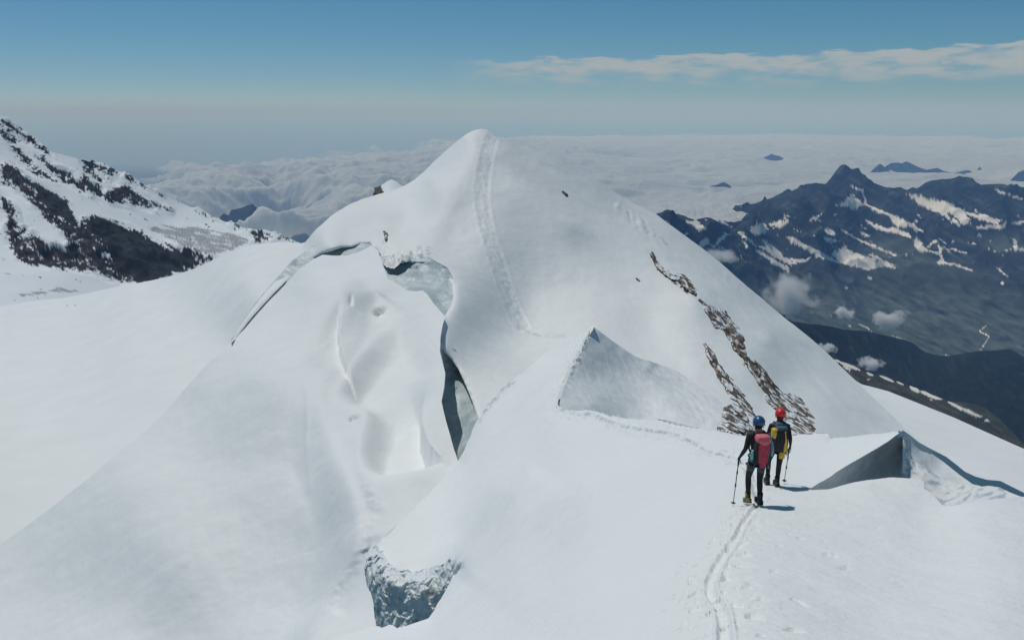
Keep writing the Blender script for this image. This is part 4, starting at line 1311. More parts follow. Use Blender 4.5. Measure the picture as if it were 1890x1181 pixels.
a_ = nd(nt, 'ShaderNodeAttribute'); a_.attribute_name = 'cover'
nt.links.new(a_.outputs['Fac'], ms2.inputs[0]); nt.links.new(tr.outputs[0], ms2.inputs[1]); nt.links.new(ms.outputs[0], ms2.inputs[2])
outn = [x for x in nt.nodes if x.type == 'OUTPUT_MATERIAL'][0]
nt.links.new(ms2.outputs[0], outn.inputs['Surface'])
ii = np.arange(NR * NA).reshape(NR, NA)
Fq = np.stack([ii[:-1, :-1], ii[:-1, 1:], ii[1:, 1:], ii[1:, :-1]], -1).reshape(-1, 4)
Fq = Fq[(alpha[Fq] > 0.01).any(1)]
cs = mesh_obj('sea_of_cloud', P_, Fq, CLD, True, vcol={'cover': alpha})
tag(cs, 'unbroken white sea of cloud stretching to the horizon', 'cloud sea', kind='stuff')


def summit(name, top, base_v, d, label=None, seed=0.0):
    """a far peak standing through the cloud, a ridge with flanks on both sides"""
    top = np.array(top, float)
    u = np.arange(top[0, 0], top[-1, 0], 0.8)
    vt = np.interp(u, top[:, 0], top[:, 1]) + 0.7 * fbm(np.c_[u / 3.0, u * 0 + seed, u * 0], 4)
    rows, V, F = 16, [], []
    for side in (1, -1):
        for k in range(rows + 1):
            t = k / rows
            vv = vt + (base_v - vt) * t
            dz = (vv - vt) * d / FPX
            dd_ = np.full(len(u), d) - side * dz * 1.5
            pt = rays(np.c_[u, vt]) * d
            pt[:, 2] -= dz
            pt[:, 1] -= side * dz * 1.4
            pt += (fbm(pt / (d / 120.0) + seed, 4) * d / 900.0 * min(1, t * 4))[:, None] * np.array([0.3, 1.0, 0.6])
            V.append(pt)
    V = np.concatenate(V)
    nu = len(u)
    for s_ in range(2):
        for k in range(rows):
            o0 = (s_ * (rows + 1) + k) * nu
            for j in range(nu - 1):
                F.append((o0 + j, o0 + j + 1, o0 + nu + j + 1, o0 + nu + j))
    o = mesh_obj(name, V, F, FARROCK, True)
    structure(o)
    return o


FARROCK, nt, b = mat('far_rock')
b.inputs['Base Color'].default_value = (0.020, 0.030, 0.040, 1)
b.inputs['Roughness'].default_value = 1.0
summit('far_summit', [(395, 410), (405, 402), (412, 394), (422, 398), (426, 388), (445, 384), (466, 376), (476, 386), (486, 398), (500, 408), (515, 420), (540, 430), (560, 426), (575, 440)], 470, 12500, seed=1)
summit('far_summit', [(1408, 292), (1412, 290), (1419, 287), (1424, 284), (1430, 287), (1438, 288), (1444, 291), (1448, 295)], 312, 29500, seed=2)
summit('far_summit', [(1306, 346), (1314, 343), (1325, 341), (1332, 337), (1338, 337), (1343, 340), (1350, 344)], 356, 19000, seed=3)
summit('far_summit', [(1608, 316), (1616, 309), (1624, 302), (1632, 308), (1642, 315)], 335, 23500, seed=4)
summit('far_summit', [(1636, 306), (1645, 301), (1656, 300), (1664, 302), (1673, 298), (1682, 302), (1694, 308), (1710, 314), (1730, 310), (1742, 316), (1760, 320), (1785, 314), (1800, 318), (1808, 308), (1818, 318), (1822, 322)], 345, 24500, seed=5)
summit('far_summit', [(1868, 330), (1880, 318), (1894, 313), (1920, 318), (1960, 335)], 355, 20000, seed=6)

# thin low mist over the plains, closing up towards the horizon
NM, NQ = 240, 60
azm = np.linspace(-60, 60, NM)
A2, T2 = np.meshgrid(azm, np.linspace(0, 1, NQ))
R2 = 1.0 / ((1 - T2) / 17000.0 + T2 / 245000.0)
PM = np.c_[(R2 * np.sin(np.radians(A2))).ravel(), (R2 * np.cos(np.radians(A2))).ravel(), np.full(A2.size, -2500.0)]
PM[:, 2] += 60 * fbm(PM / 9000.0, 3)
MS, nt, b = mat('low_mist')
nt.nodes.remove(b)
outn = [x for x in nt.nodes if x.type == 'OUTPUT_MATERIAL'][0]
df_ = nd(nt, 'ShaderNodeBsdfDiffuse'); df_.inputs['Color'].default_value = (0.33, 0.42, 0.45, 1)
tr = nd(nt, 'ShaderNodeBsdfTransparent')
ms = nd(nt, 'ShaderNodeMixShader')
a_ = nd(nt, 'ShaderNodeAttribute'); a_.attribute_name = 'cover'
nt.links.new(a_.outputs['Fac'], ms.inputs[0]); nt.links.new(tr.outputs[0], ms.inputs[1]); nt.links.new(df_.outputs[0], ms.inputs[2])
nt.links.new(ms.outputs[0], outn.inputs['Surface'])
im = np.arange(NM * NQ).reshape(NQ, NM)
Fm = np.stack([im[:-1, :-1], im[:-1, 1:], im[1:, 1:], im[1:, :-1]], -1).reshape(-1, 4)
cov = sstep(R2.ravel() + 9000 * fbm(PM / 12000.0 + 5, 4), 20000, 52000) * 0.92
mi = mesh_obj('low_mist', PM, Fm, MS, True, vcol={'cover': cov})
tag(mi, 'thin grey mist over the distant lowland beyond the clouds', 'mist', kind='stuff')

# small clouds drifting over the valley
def puff(u, v, d, hw, hh, seed, dens, label):
    mpp = d / FPX
    bm = bmesh.new()
    bmesh.ops.create_icosphere(bm, subdivisions=3, radius=1.0)
    sx_, sz_ = hw * mpp, hh * mpp
    for vt in bm.verts:
        vt.co = Vector((vt.co.x * sx_, vt.co.y * sx_ * 0.8, vt.co.z * sz_))
    me = bpy.data.meshes.new('drifting_cloud')
    bm.to_mesh(me); bm.free()
    o = bpy.data.objects.new('drifting_cloud', me)
    o.location = at(u, v, d)
    COL.objects.link(o)
    m = bpy.data.materials.new('cloud_vapour')
    m.use_nodes = True
    nt = m.node_tree
    nt.nodes.clear()
    out = nd(nt, 'ShaderNodeOutputMaterial')
    pv = nd(nt, 'ShaderNodeVolumePrincipled')
    pv.inputs['Color'].default_value = (0.97, 0.98, 1.0, 1)
    tc_ = nd(nt, 'ShaderNodeTexCoord')
    mp = nd(nt, 'ShaderNodeMapping')
    mp.inputs['Scale'].default_value = (1 / sx_, 1 / sx_, 1 / sz_)
    nt.links.new(tc_.outputs['Object'], mp.inputs[0])
    ln = nd(nt, 'ShaderNodeVectorMath', operation='LENGTH')
    nt.links.new(mp.outputs[0], ln.inputs[0])
    mp2 = nd(nt, 'ShaderNodeMapping')
    mp2.inputs['Scale'].default_value = (1.5, 1.5, 1.5 * sz_ / sx_)
    mp2.inputs['Location'].default_value = (seed, seed * 2, 0)
    nt.links.new(mp.outputs[0], mp2.inputs[0])
    nz_ = nd(nt, 'ShaderNodeTexNoise', Scale=1.3, Detail=5, Roughness=0.6)
    nt.links.new(mp2.outputs[0], nz_.inputs['Vector'])
    m1 = nd(nt, 'ShaderNodeMath', operation='MULTIPLY_ADD'); m1.inputs[1].default_value = 3.4
    nt.links.new(nz_.outputs[0], m1.inputs[0])
    m0 = nd(nt, 'ShaderNodeMath', operation='MULTIPLY_ADD'); m0.inputs[1].default_value = -1.4; m0.inputs[2].default_value = -0.95
    nt.links.new(ln.outputs['Value'], m0.inputs[0])
    nt.links.new(m0.outputs[0], m1.inputs[2])
    m2 = nd(nt, 'ShaderNodeMath', operation='MULTIPLY', use_clamp=False)
    cl = nd(nt, 'ShaderNodeClamp'); nt.links.new(m1.outputs[0], cl.inputs[0])
    nt.links.new(cl.outputs[0], m2.inputs[0]); m2.inputs[1].default_value = dens / sx_
    nt.links.new(m2.outputs[0], pv.inputs['Density'])
    nt.links.new(pv.outputs[0], out.inputs['Volume'])
    me.materials.append(m)
    tag(o, label, 'cloud', kind='stuff')
    return o


puff(1455, 545, 7900, 82, 62, 1.0, 8, 'largest white cloud puff against the valley side')
puff(1556, 578, 7800, 30, 20, 2.0, 12, 'faint small puff right of the largest one')
puff(1640, 590, 7900, 50, 26, 3.0, 14, 'bright flat puff over the valley floor')
puff(1526, 644, 3600, 24, 17, 4.0, 14, 'wisp touching the right edge of the snow peak')
puff(1606, 672, 3500, 32, 17, 5.0, 12, 'thin wisp over the dark wooded ridge')
puff(1335, 475, 7600, 60, 22, 6.0, 7, 'thin veil beside the peak below the foothill')

def bank_disp(uv, p, d):
    q = p.copy()
    q[:, 2] += 110 * np.sqrt(np.clip(1 - billow(p / 520.0, 5) * 1.5, 0, 1)) - 60 + 25 * fbm(p / 120.0, 3)
    return q


bkf = tps_fit([(1150, 380, 13500), (1300, 380, 13500), (1410, 382, 13500), (1150, 430, 9800), (1300, 430, 9800), (1420, 430, 10300)])
bk = patch('cloud_bank', [(1150, 381), (1190, 382), (1215, 380), (1235, 377), (1255, 380), (1275, 377), (1300, 379), (1325, 376), (1345, 378), (1362, 377), (1380, 381), (1400, 392), (1410, 412), (1400, 440), (1150, 440)], bkf, 2.0, CLD, bank_disp, skirt=0.02,
           attrs={'cover': lambda uv, p: sstep(1408 - uv[:, 0] + 14 * fbm(np.c_[uv / 9.0, uv[:, :1] * 0], 4), 0, 30)})
tag(bk, 'bright lumpy cloud bank filling the gap behind the left foothill', 'cloud', kind='stuff')

# ------------------------------------------------------------------ 14. air
HZ = bpy.data.materials.new('air')
HZ.use_nodes = True
nt = HZ.node_tree
nt.nodes.clear()
out = nd(nt, 'ShaderNodeOutputMaterial')
pv = nd(nt, 'ShaderNodeVolumePrincipled')
pv.inputs['Color'].default_value = (0.27, 0.52, 1.0, 1)
pv.inputs['Absorption Color'].default_value = (0.95, 0.995, 1, 1)      # scatters only: clear air goes blue first, white far off
pv.inputs['Density'].default_value = 3.1e-5
nt.links.new(pv.outputs[0], out.inputs['Volume'])
a_ = 255000
V = [(x, y, z) for z in (-3300, 320) for y in (-a_, a_) for x in (-a_, a_)]
hz = mesh_obj('haze', V, [(0, 2, 3, 1), (4, 5, 7, 6), (0, 1, 5, 4), (2, 6, 7, 3), (0, 4, 6, 2), (1, 3, 7, 5)], HZ, False)
hz['kind'] = 'stuff'

# ------------------------------------------------------------------ 15. climbers
from mathutils.bvhtree import BVHTree
_dg = None


def ground_tree(name):
    o = bpy.data.objects[name]
    me = o.data
    return BVHTree.FromPolygons([v.co.copy() for v in me.vertices], [tuple(p.vertices) for p in me.polygons])


TREE = ground_tree('foreground_slope')


def gz(x, y, tree=None):
    hit = (tree or TREE).ray_cast(Vector((x, y, 30)), Vector((0, 0, -1)))
    return hit[0].z if hit[0] else None


def cmat(name, col, rough=0.75, col2=None, scale=30.0):
    m, nt, b = mat(name)
    if col2:
        tc_ = nd(nt, 'ShaderNodeTexCoord')
        n = nd(nt, 'ShaderNodeTexNoise', Scale=scale, Detail=4)
        nt.links.new(tc_.outputs['Object'], n.inputs['Vector'])
        nt.links.new(ramp(nt, n.outputs[0], [(0.40, col), (0.60, col2)]), b.inputs['Base Color'])
    else:
        b.inputs['Base Color'].default_value = (*col, 1)
    b.inputs['Roughness'].default_value = rough
    return m


M_BLACK = cmat('black_fabric', (0.010, 0.011, 0.014), 0.8, (0.022, 0.023, 0.028))
M_TROUS = cmat('black_trousers', (0.012, 0.012, 0.016), 0.85, (0.026, 0.026, 0.032), 12)
M_GREYB = cmat('grey_panel', (0.055, 0.065, 0.075))
M_TEAL = cmat('light_blue_sleeve', (0.13, 0.25, 0.32), 0.7, (0.17, 0.31, 0.38))
M_DTEAL = cmat('dark_teal_fabric', (0.02, 0.07, 0.09), 0.7, (0.05, 0.12, 0.15))
M_SKIN = cmat('skin', (0.42, 0.25, 0.18), 0.55)
M_RED = cmat('red_fabric', (0.36, 0.015, 0.045), 0.6, (0.46, 0.03, 0.07), 14)
M_PINK = cmat('pinkish_red_fabric', (0.62, 0.12, 0.14), 0.6, (0.68, 0.18, 0.19), 14)  # the lid's own pinkish red
M_GREY = cmat('grey_webbing', (0.16, 0.15, 0.18))
M_YEL = cmat('yellow_fabric', (0.60, 0.36, 0.03), 0.6, (0.70, 0.46, 0.05), 16)
M_HRED = cmat('red_shell', (0.70, 0.035, 0.03), 0.35)
M_HBLUE = cmat('blue_shell', (0.02, 0.09, 0.20), 0.35)
M_HAIR = cmat('dark_hair', (0.02, 0.015, 0.012), 0.8)
M_METAL = cmat('steel', (0.35, 0.36, 0.38), 0.35)
M_METAL.node_tree.nodes['Principled BSDF'].inputs['Metallic'].default_value = 0.8
M_DARKM = cmat('dark_metal', (0.04, 0.042, 0.046), 0.4)
M_AQUA = cmat('aqua_plastic', (0.10, 0.50, 0.47), 0.4)
M_BOOTY = cmat('yellow_boot', (0.03, 0.03, 0.02), 0.6, (0.42, 0.36, 0.04), 9)
M_BOOTB = cmat('black_boot', (0.02, 0.02, 0.022), 0.6)
M_WHITE = cmat('white_gloss', (0.75, 0.75, 0.72), 0.5)


def thing(name, label, cat, loc=(0, 0, 0), rz=0.0, group=None):
    o = bpy.data.objects.new(name, None)
    COL.objects.link(o)
    o.location = loc
    o.rotation_euler = (0, 0, rz)
    tag(o, label, cat, group)
    return o


def link_bm(bm, name, mat_, parent=None, smooth_=True, mats=None, fm=None):
    me = bpy.data.meshes.new(name)
    if fm:
        for f_ in bm.faces:
            f_.material_index = fm(f_.calc_center_median())
    for f_ in bm.faces:
        f_.smooth = smooth_
    bm.to_mesh(me)
    bm.free()
    for m in (mats or [mat_]):
        me.materials.append(m)
    o = bpy.data.objects.new(name, me)
    COL.objects.link(o)
    if parent:
        o.parent = parent
    return o


def skinned(nodes, edges, root, sub=2):
    """nodes: {name: ((x, y, z), radius)}; returns a bmesh of one continuous skin"""
    names = list(nodes)
    ix = {n: i for i, n in enumerate(names)}
    me = bpy.data.meshes.new('tmp')
    me.from_pydata([nodes[n][0] for n in names], [(ix[a], ix[b]) for a, b in edges], [])
    o = bpy.data.objects.new('tmp', me)
    COL.objects.link(o)
    sk = o.modifiers.new('s', 'SKIN')
    sk.use_smooth_shade = True
    for i, n in enumerate(names):
        r_ = nodes[n][1]
        v = me.skin_vertices[0].data[i]
        v.radius = (r_, r_) if isinstance(r_, (int, float)) else r_
        v.use_root = (n == root)
    ss = o.modifiers.new('u', 'SUBSURF')
    ss.levels = sub
    dg = bpy.context.evaluated_depsgraph_get()
    ev = o.evaluated_get(dg)
    bm = bmesh.new()
    bm.from_mesh(ev.to_mesh())
    ev.to_mesh_clear()
    bpy.data.objects.remove(o)
    bpy.data.meshes.remove(me)
    return bm


def tube(bm, pts, rad, n=8, cap=True):
    pts = [Vector(p) for p in pts]
    rad = rad if isinstance(rad, (list, tuple)) else [rad] * len(pts)
    rings = []
    for i, p in enumerate(pts):
        t = (pts[min(i + 1, len(pts) - 1)] - pts[max(i - 1, 0)]).normalized()
        a_ = t.orthogonal().normalized() if i == 0 else (prev - t * prev.dot(t)).normalized()
        prev = a_
        b_ = t.cross(a_)
        rings.append([bm.verts.new(p + (a_ * math.cos(2 * math.pi * k / n) + b_ * math.sin(2 * math.pi * k / n)) * rad[i]) for k in range(n)])
    for r0, r1 in zip(rings, rings[1:]):
        for k in range(n):
            bm.faces.new((r0[k], r0[(k + 1) % n], r1[(k + 1) % n], r1[k]))
    if cap:
        bm.faces.new(rings[0][::-1])
        bm.faces.new(rings[-1])


def superbox(bm, c, size, taper=(1, 1), round_=0.45, rot=0.0, seg=8, lean=0.0, bulge=0.0):
    """a soft box: a cube sphere blended towards a box, tapered towards the top"""
    t = bmesh.new()
    bmesh.ops.create_cube(t, size=2.0)
    bmesh.ops.subdivide_edges(t, edges=t.edges[:], cuts=seg, use_grid_fill=True)
    for v in t.verts:
        s = v.co.normalized()
        co = v.co.lerp(s * 1.25, round_)
        k = (co.z + 1) / 2
        tx = 1 + (taper[0] - 1) * k
        ty = 1 + (taper[1] - 1) * k
        bl = 1 + bulge * (1 - abs(co.z))
        x, y, z = co.x * size[0] * 0.5 * tx, co.y * size[1] * 0.5 * ty * bl, co.z * size[2] * 0.5
        y += lean * z
        cr, sr = math.cos(rot), math.sin(rot)
        v.co = Vector((x * cr - y * sr, x * sr + y * cr, z)) + Vector(c)
    vm = [bm.verts.new(v.co) for v in t.verts]
    t.verts.index_update()
    for f_ in t.faces:
        bm.faces.new([vm[v.index] for v in f_.verts])
    t.free()


def hand_nodes(nodes, edges, side, wrist, dirn, tag_):
    """palm, five unequal fingers closing round the pole grip, thumb from the side of the palm"""
    w = Vector(wrist)
    d = Vector(dirn).normalized()                   # down the palm
    sx_ = Vector((1, 0, 0)) * side
    fw = Vector((0, 1, 0))
    palm = w + d * 0.055
    nodes[tag_ + 'palm'] = (palm, (0.034, 0.020))
    edges.append((tag_ + 'wrist', tag_ + 'palm'))
    for i, (off, ln) in enumerate(((0.030, 0.9), (0.010, 1.0), (-0.010, 0.95), (-0.030, 0.75))):
        b0 = palm + d * 0.035 + fw * off
        b1 = b0 + d * 0.028 * ln - sx_ * 0.018
        b2 = b1 - d * 0.002 - sx_ * 0.026 * ln
        for k, (q, r_) in enumerate(((b0, 0.0095), (b1, 0.009), (b2, 0.0075))):
            nodes[f'{tag_}f{i}{k}'] = (q, r_)
        edges += [(tag_ + 'palm', f'{tag_}f{i}0'), (f'{tag_}f{i}0', f'{tag_}f{i}1'), (f'{tag_}f{i}1', f'{tag_}f{i}2')]
    t0 = palm - d * 0.01 + fw * 0.034
    t1 = t0 + fw * 0.012 + d * 0.028 - sx_ * 0.02
    nodes[tag_ + 't0'] = (t0, 0.0115)
    nodes[tag_ + 't1'] = (t1, 0.009)
    edges += [(tag_ + 'palm', tag_ + 't0'), (tag_ + 't0', tag_ + 't1')]
    return palm + d * 0.045 - sx_ * 0.018          # where the grip is held


def figure(J, root_obj, mats, fm):
    """J: joints in metres, feet on the ground; returns the body mesh and the two grip points"""
    nodes, edges = {}, []

    def chain(*a):
        prev = None
        for n_, p, r_ in a:
            if p is not None:
                nodes[n_] = (p, r_)
            if prev:
                edges.append((prev, n_))
            prev = n_
    V_ = Vector
    mid = lambda a, b, t: tuple(V_(a).lerp(V_(b), t))
    chain(('pelvis', J['pelvis'], (0.155, 0.115)), ('waist', J['waist'], (0.135, 0.10)), ('chest', J['chest'], (0.165, 0.115)), ('upch', J['upch'], (0.15, 0.10)), ('neck', J['neck'], 0.058), ('skull0', J['head0'], 0.078),
          ('skull1', J['head1'], (0.092, 0.098)), ('skull2', J['head2'], 0.070))
    # face: nose, chin, ears
    f_ = V_(J['face']).normalized()
    h1 = V_(J['head1'])
    nodes['nose'] = (h1 + f_ * 0.112 + V_((0, 0, -0.035)), 0.013); edges.append(('skull1', 'nose'))
    nodes['chin'] = (V_(J['head0']) + f_ * 0.075 + V_((0, 0, -0.015)), 0.026); edges.append(('skull0', 'chin'))
    sd = f_.cross(V_((0, 0, 1)))
    for s_, nm in ((1, 'earr'), (-1, 'earl')):
        nodes[nm] = (h1 + sd * s_ * 0.098 + V_((0, 0, -0.03)), (0.012, 0.022)); edges.append(('skull1', nm))
    grips = {}
    for s_, c_ in ((-1, 'l'), (1, 'r')):
        sh, el_, wr = J[c_ + 'sh'], J[c_ + 'el'], J[c_ + 'wr']
        chain(('upch', None, 0), (c_ + 'sh', sh, 0.070), (c_ + 'ua', mid(sh, el_, 0.5), 0.055), (c_ + 'el', el_, 0.046), (c_ + 'fa', mid(el_, wr, 0.45), 0.042), (c_ + 'wrist', wr, 0.028))
        grips[c_] = hand_nodes(nodes, edges, s_, wr, V_(wr) - V_(el_), c_)
        hp, kn, an = J[c_ + 'hip'], J[c_ + 'kn'], J[c_ + 'an']
        toe = V_(an) + V_(J.get(c_ + 'toe', (0, 0.15, -0.05)))
        chain(('pelvis', None, 0), (c_ + 'hip', hp, 0.098), (c_ + 'th', mid(hp, kn, 0.45), 0.088), (c_ + 'kn', kn, 0.064), (c_ + 'ca', mid(kn, an, 0.35), 0.064), (c_ + 'sn', mid(kn, an, 0.75), 0.050),
              (c_ + 'an', an, 0.045), (c_ + 'toe', tuple(toe), 0.038))
    bm = skinned(nodes, edges, 'pelvis', 2)
    return link_bm(bm, 'body', None, root_obj, True, mats, fm), grips


def helmet(root_obj, J, m):
    bm = bmesh.new()
    c, up = Vector(J['head1']), Vector((0, 0, 1))
    bmesh.ops.create_uvsphere(bm, u_segments=28, v_segments=18, radius=1.0)
    bmesh.ops.delete(bm, geom=[v for v in bm.verts if v.co.z < -0.42], context='VERTS')
    for v in bm.verts:
        a_ = math.atan2(v.co.y, v.co.x)
        rib = 1 + 0.025 * math.cos(6 * a_) * (1 - abs(v.co.z)) + (0.05 if v.co.z < -0.3 else 0)
        v.co = Vector((v.co.x * 0.118 * rib, v.co.y * 0.138 * rib, v.co.z * 0.118 + 0.030)) + c
    o = link_bm(bm, 'helmet', m, root_obj)
    md = o.modifiers.new('t', 'SOLIDIFY'); md.thickness = 0.012; md.offset = -0.5
    bm = bmesh.new()
    for sx_ in (-1, 1):
        tube(bm, [c + Vector((sx_ * 0.112, 0.03, -0.02)), c + Vector((sx_ * 0.09, 0.05, -0.09)), c + Vector((0.0, 0.075, -0.15))], 0.006, 6)
        tube(bm, [c + Vector((sx_ * 0.112, -0.07, -0.01)), c + Vector((sx_ * 0.09, 0.045, -0.09))], 0.006, 6)
    link_bm(bm, 'chin_strap', M_DARKM, o)
    bm = bmesh.new()
    for k in range(-2, 3):
        y0 = 0.06 - abs(k) * 0.01
        superbox(bm, c + Vector((k * 0.034, -0.02, 0.140 - 0.013 * k * k)), (0.010, 0.12, 0.008), seg=3)
    link_bm(bm, 'vent', M_DARKM, o)
    return o


def boots(root_obj, J, mats_):
    for c_, m in zip('lr', mats_):
        a_ = Vector(J[c_ + 'an'])
        t = Vector(J.get(c_ + 'toe', (0, 0.15, -0.05)))
        pit = math.atan2(-(t.z + 0.05), t.y) * 0.9
        bm = bmesh.new()
        tube(bm, [(0, 0, 0.13), (0, 0, 0.05), (0, 0.0, -0.02), (0, 0.01, -0.06)], [0.062, 0.058, 0.056, 0.055], 14)
        superbox(bm, (0, 0.065, -0.050), (0.098, 0.29, 0.075), round_=0.35)
        Rm = Matrix.Rotation(-pit, 4, 'X')
        for v in bm.verts:
            v.co = Rm @ v.co + a_
        o = link_bm(bm, 'boot', m, root_obj)
        bm = bmesh.new()
        superbox(bm, (0, 0.065, -0.086), (0.10, 0.295, 0.022), round_=0.3)
        for v in bm.verts:
            v.co = Rm @ v.co + a_
        link_bm(bm, 'sole', M_BOOTB, o)
        bm = bmesh.new()
        for sx_ in (-1, 1):
            tube(bm, [(sx_ * 0.05, -0.06, -0.10), (sx_ * 0.055, 0.06, -0.10), (sx_ * 0.045, 0.19, -0.10)], 0.005, 5)
            for yy in (-0.06, 0.0, 0.08, 0.14, 0.20):
                tube(bm, [(sx_ * 0.05, yy, -0.098), (sx_ * 0.052, yy + 0.004, -0.135)], [0.006, 0.0015], 5)
            tube(bm, [(sx_ * 0.05, -0.06, -0.10), (sx_ * 0.055, -0.05, -0.02), (0, -0.075, 0.0)], 0.004, 5)
        for v in bm.verts:
            v.co = Rm @ v.co + a_
        link_bm(bm, 'crampon', M_METAL, o)


def harness(root_obj, J, m, seed):
    p = Vector(J['pelvis'])
    bm = bmesh.new()
    ring = [p + Vector((0.185 * math.cos(t), 0.145 * math.sin(t), 0.07)) for t in np.linspace(0, 2 * math.pi, 25)]
    tube(bm, ring, 0.022, 6, False)
    for c_ in 'lr':
        h_, k_ = Vector(J[c_ + 'hip']), Vector(J[c_ + 'kn'])
        q = h_.lerp(k_, 0.27)
        ring = [q + Vector((0.108 * math.cos(t), 0.108 * math.sin(t), 0.02 * math.cos(t) * (1 if c_ == 'r' else -1))) for t in np.linspace(0, 2 * math.pi, 21)]
        tube(bm, ring, 0.018, 6, False)
    for sx_ in (-0.5, 0.5):
        tube(bm, [p + Vector((sx_ * 0.16, -0.14, 0.06)), p + Vector((sx_ * 0.2, -0.13, -0.06)), p + Vector((sx_ * 0.22, -0.11, -0.15))], 0.008, 6)
    o = link_bm(bm, 'harness', m, root_obj)
    rr_ = random.Random(seed)
    for sx_ in (-1, 1):
        for k in range(3):
            x = sx_ * (0.175 + 0.012 * k)
            y = -0.02 - 0.045 * k
            z0 = 0.02 - 0.02 * rr_.random()
            bm = bmesh.new()
            L_ = 0.09 + 0.05 * rr_.random()
            c = p + Vector((x + sx_ * 0.02, y, z0))
            pts = [c + Vector((0, 0.022 * math.cos(t), -L_ * 0.5 + L_ * 0.5 * math.sin(t))) for t in np.linspace(0, 2 * math.pi, 13)]
            tube(bm, pts, 0.0055, 5, False)
            tube(bm, [c + Vector((0, 0, -L_)), c + Vector((0.005 * sx_, -0.01, -L_ - 0.09))], 0.008, 5)
            link_bm(bm, 'carabiner', M_METAL if k % 2 else M_DARKM, o)
    return o


def trekking_pole(grip, tip, label):
    root_ = thing('trekking_pole', label, 'trekking pole', tip)
    g = Vector(grip) - Vector(tip)
    ax = g.normalized()
    top = g + ax * 0.06
    L_ = top.length
    bm = bmesh.new()
    tube(bm, [ax * 0.04, ax * (L_ * 0.42)], 0.0075, 8)
    tube(bm, [ax * (L_ * 0.42), ax * (L_ - 0.16)], 0.0095, 8)
    for k in (0.42, 0.68):
        tube(bm, [ax * (L_ * k - 0.03), ax * (L_ * k + 0.03)], 0.016, 8)
    link_bm(bm, 'shaft', M_GREYB, root_)
    bm = bmesh.new()
    tube(bm, [ax * (L_ - 0.18), ax * (L_ - 0.10), ax * (L_ - 0.02), ax * L_], [0.014, 0.018, 0.019, 0.012], 10)
    link_bm(bm, 'grip', M_BLACK, root_)
    bm = bmesh.new()
    tube(bm, [ax * 0.055, ax * 0.062, ax * 0.070], [0.042, 0.046, 0.018], 12)
    link_bm(bm, 'basket', M_BLACK, root_)
    bm = bmesh.new()
    tube(bm, [ax * -0.03, ax * 0.045], [0.002, 0.0065], 6)
    link_bm(bm, 'tip', M_METAL, root_)
    bm = bmesh.new()
    a0 = ax * (L_ - 0.015)
    tube(bm, [a0, a0 + Vector((0.02, -0.03, -0.04)), a0 + Vector((0.02, -0.03, -0.11)), a0 + Vector((0.0, -0.012, -0.13))], 0.006, 6)
    link_bm(bm, 'wrist_strap', M_BLACK, root_)
    return root_


def straps(root_obj, J, m, zt, zb, w):
    sh = Vector(J['upch'])
    for sx_ in (-1, 1):
        bm = bmesh.new()
        tube(bm, [sh + Vector((sx_ * 0.07, -0.14, 0.02)), sh + Vector((sx_ * 0.10, -0.05, 0.115)), sh + Vector((sx_ * 0.115, 0.07, 0.09)), sh + Vector((sx_ * 0.12, 0.135, -0.06)), sh + Vector((sx_ * 0.15, 0.09, -0.28)), sh + Vector((sx_ * 0.15, -0.08, -0.34))],
             w, 8)
        link_bm(bm, 'shoulder_strap', m, root_obj)


def place(u, v, d0):
    """ground point seen at (u, v)"""
    r_ = Vector(rays([[u, v]])[0]).normalized()
    h_ = TREE.ray_cast(Vector((0, 0, 0)), r_)
    return h_[0] if h_[0] else Vector(at(u, v, d0))


# ---- first climber (red pack, blue helmet)
F1 = place(1402, 931, 17.0)
O1 = Vector((F1.x - 0.06, F1.y + 0.10, F1.z))
g1 = lambda x, y: gz(O1.x + x, O1.y + y) - O1.z
J1 = dict(pelvis=(0, 0.02, 0.93), waist=(0, 0.03, 1.08), chest=(0, 0.05, 1.24), upch=(0.0, 0.06, 1.40), neck=(0.0, 0.08, 1.52), head0=(0.005, 0.10, 1.585), head1=(0.01, 0.115, 1.66), head2=(0.01, 0.11, 1.70),
          face=(0.1, 1, -0.2), lsh=(-0.19, 0.05, 1.42), lel=(-0.265, 0.0, 1.16), lwr=(-0.325, 0.13, 0.94), rsh=(0.19, 0.05, 1.42), rel=(0.27, -0.01, 1.17), rwr=(0.315, 0.12, 0.95),
          lhip=(-0.095, 0.02, 0.90), lkn=(-0.115, 0.17, 0.50), lan=(-0.105, 0.13, 0.155 + g1(-0.105, 0.13)), ltoe=(0.0, 0.12, -0.09), rhip=(0.095, 0.02, 0.90), rkn=(0.075, 0.03, 0.49), ran=(0.06, -0.10, 0.115 + g1(0.06, -0.10)), rtoe=(0.01, 0.15, -0.06))
P1 = thing('person', 'climber in blue helmet and black clothes walking away with red backpack', 'person', O1, R(3), 'two climbers descending the path')


def fm1(c):
    # 0 black jacket, 1 trousers, 2 sleeve blue, 3 skin, 4 hair, 5 grey panel
    if c.z > 1.50:
        return 4 if (c.y < 0.13 and c.z > 1.56) else 3
    if c.z > 0.95 and c.x > 0.185:
        return 2
    if abs(c.x) > 0.27 and c.z < 0.99:
        return 0
    if c.z < 0.97 and abs(c.x) < 0.26:
        return 1 if not (0.66 < c.z < 0.74) else 5
    return 0


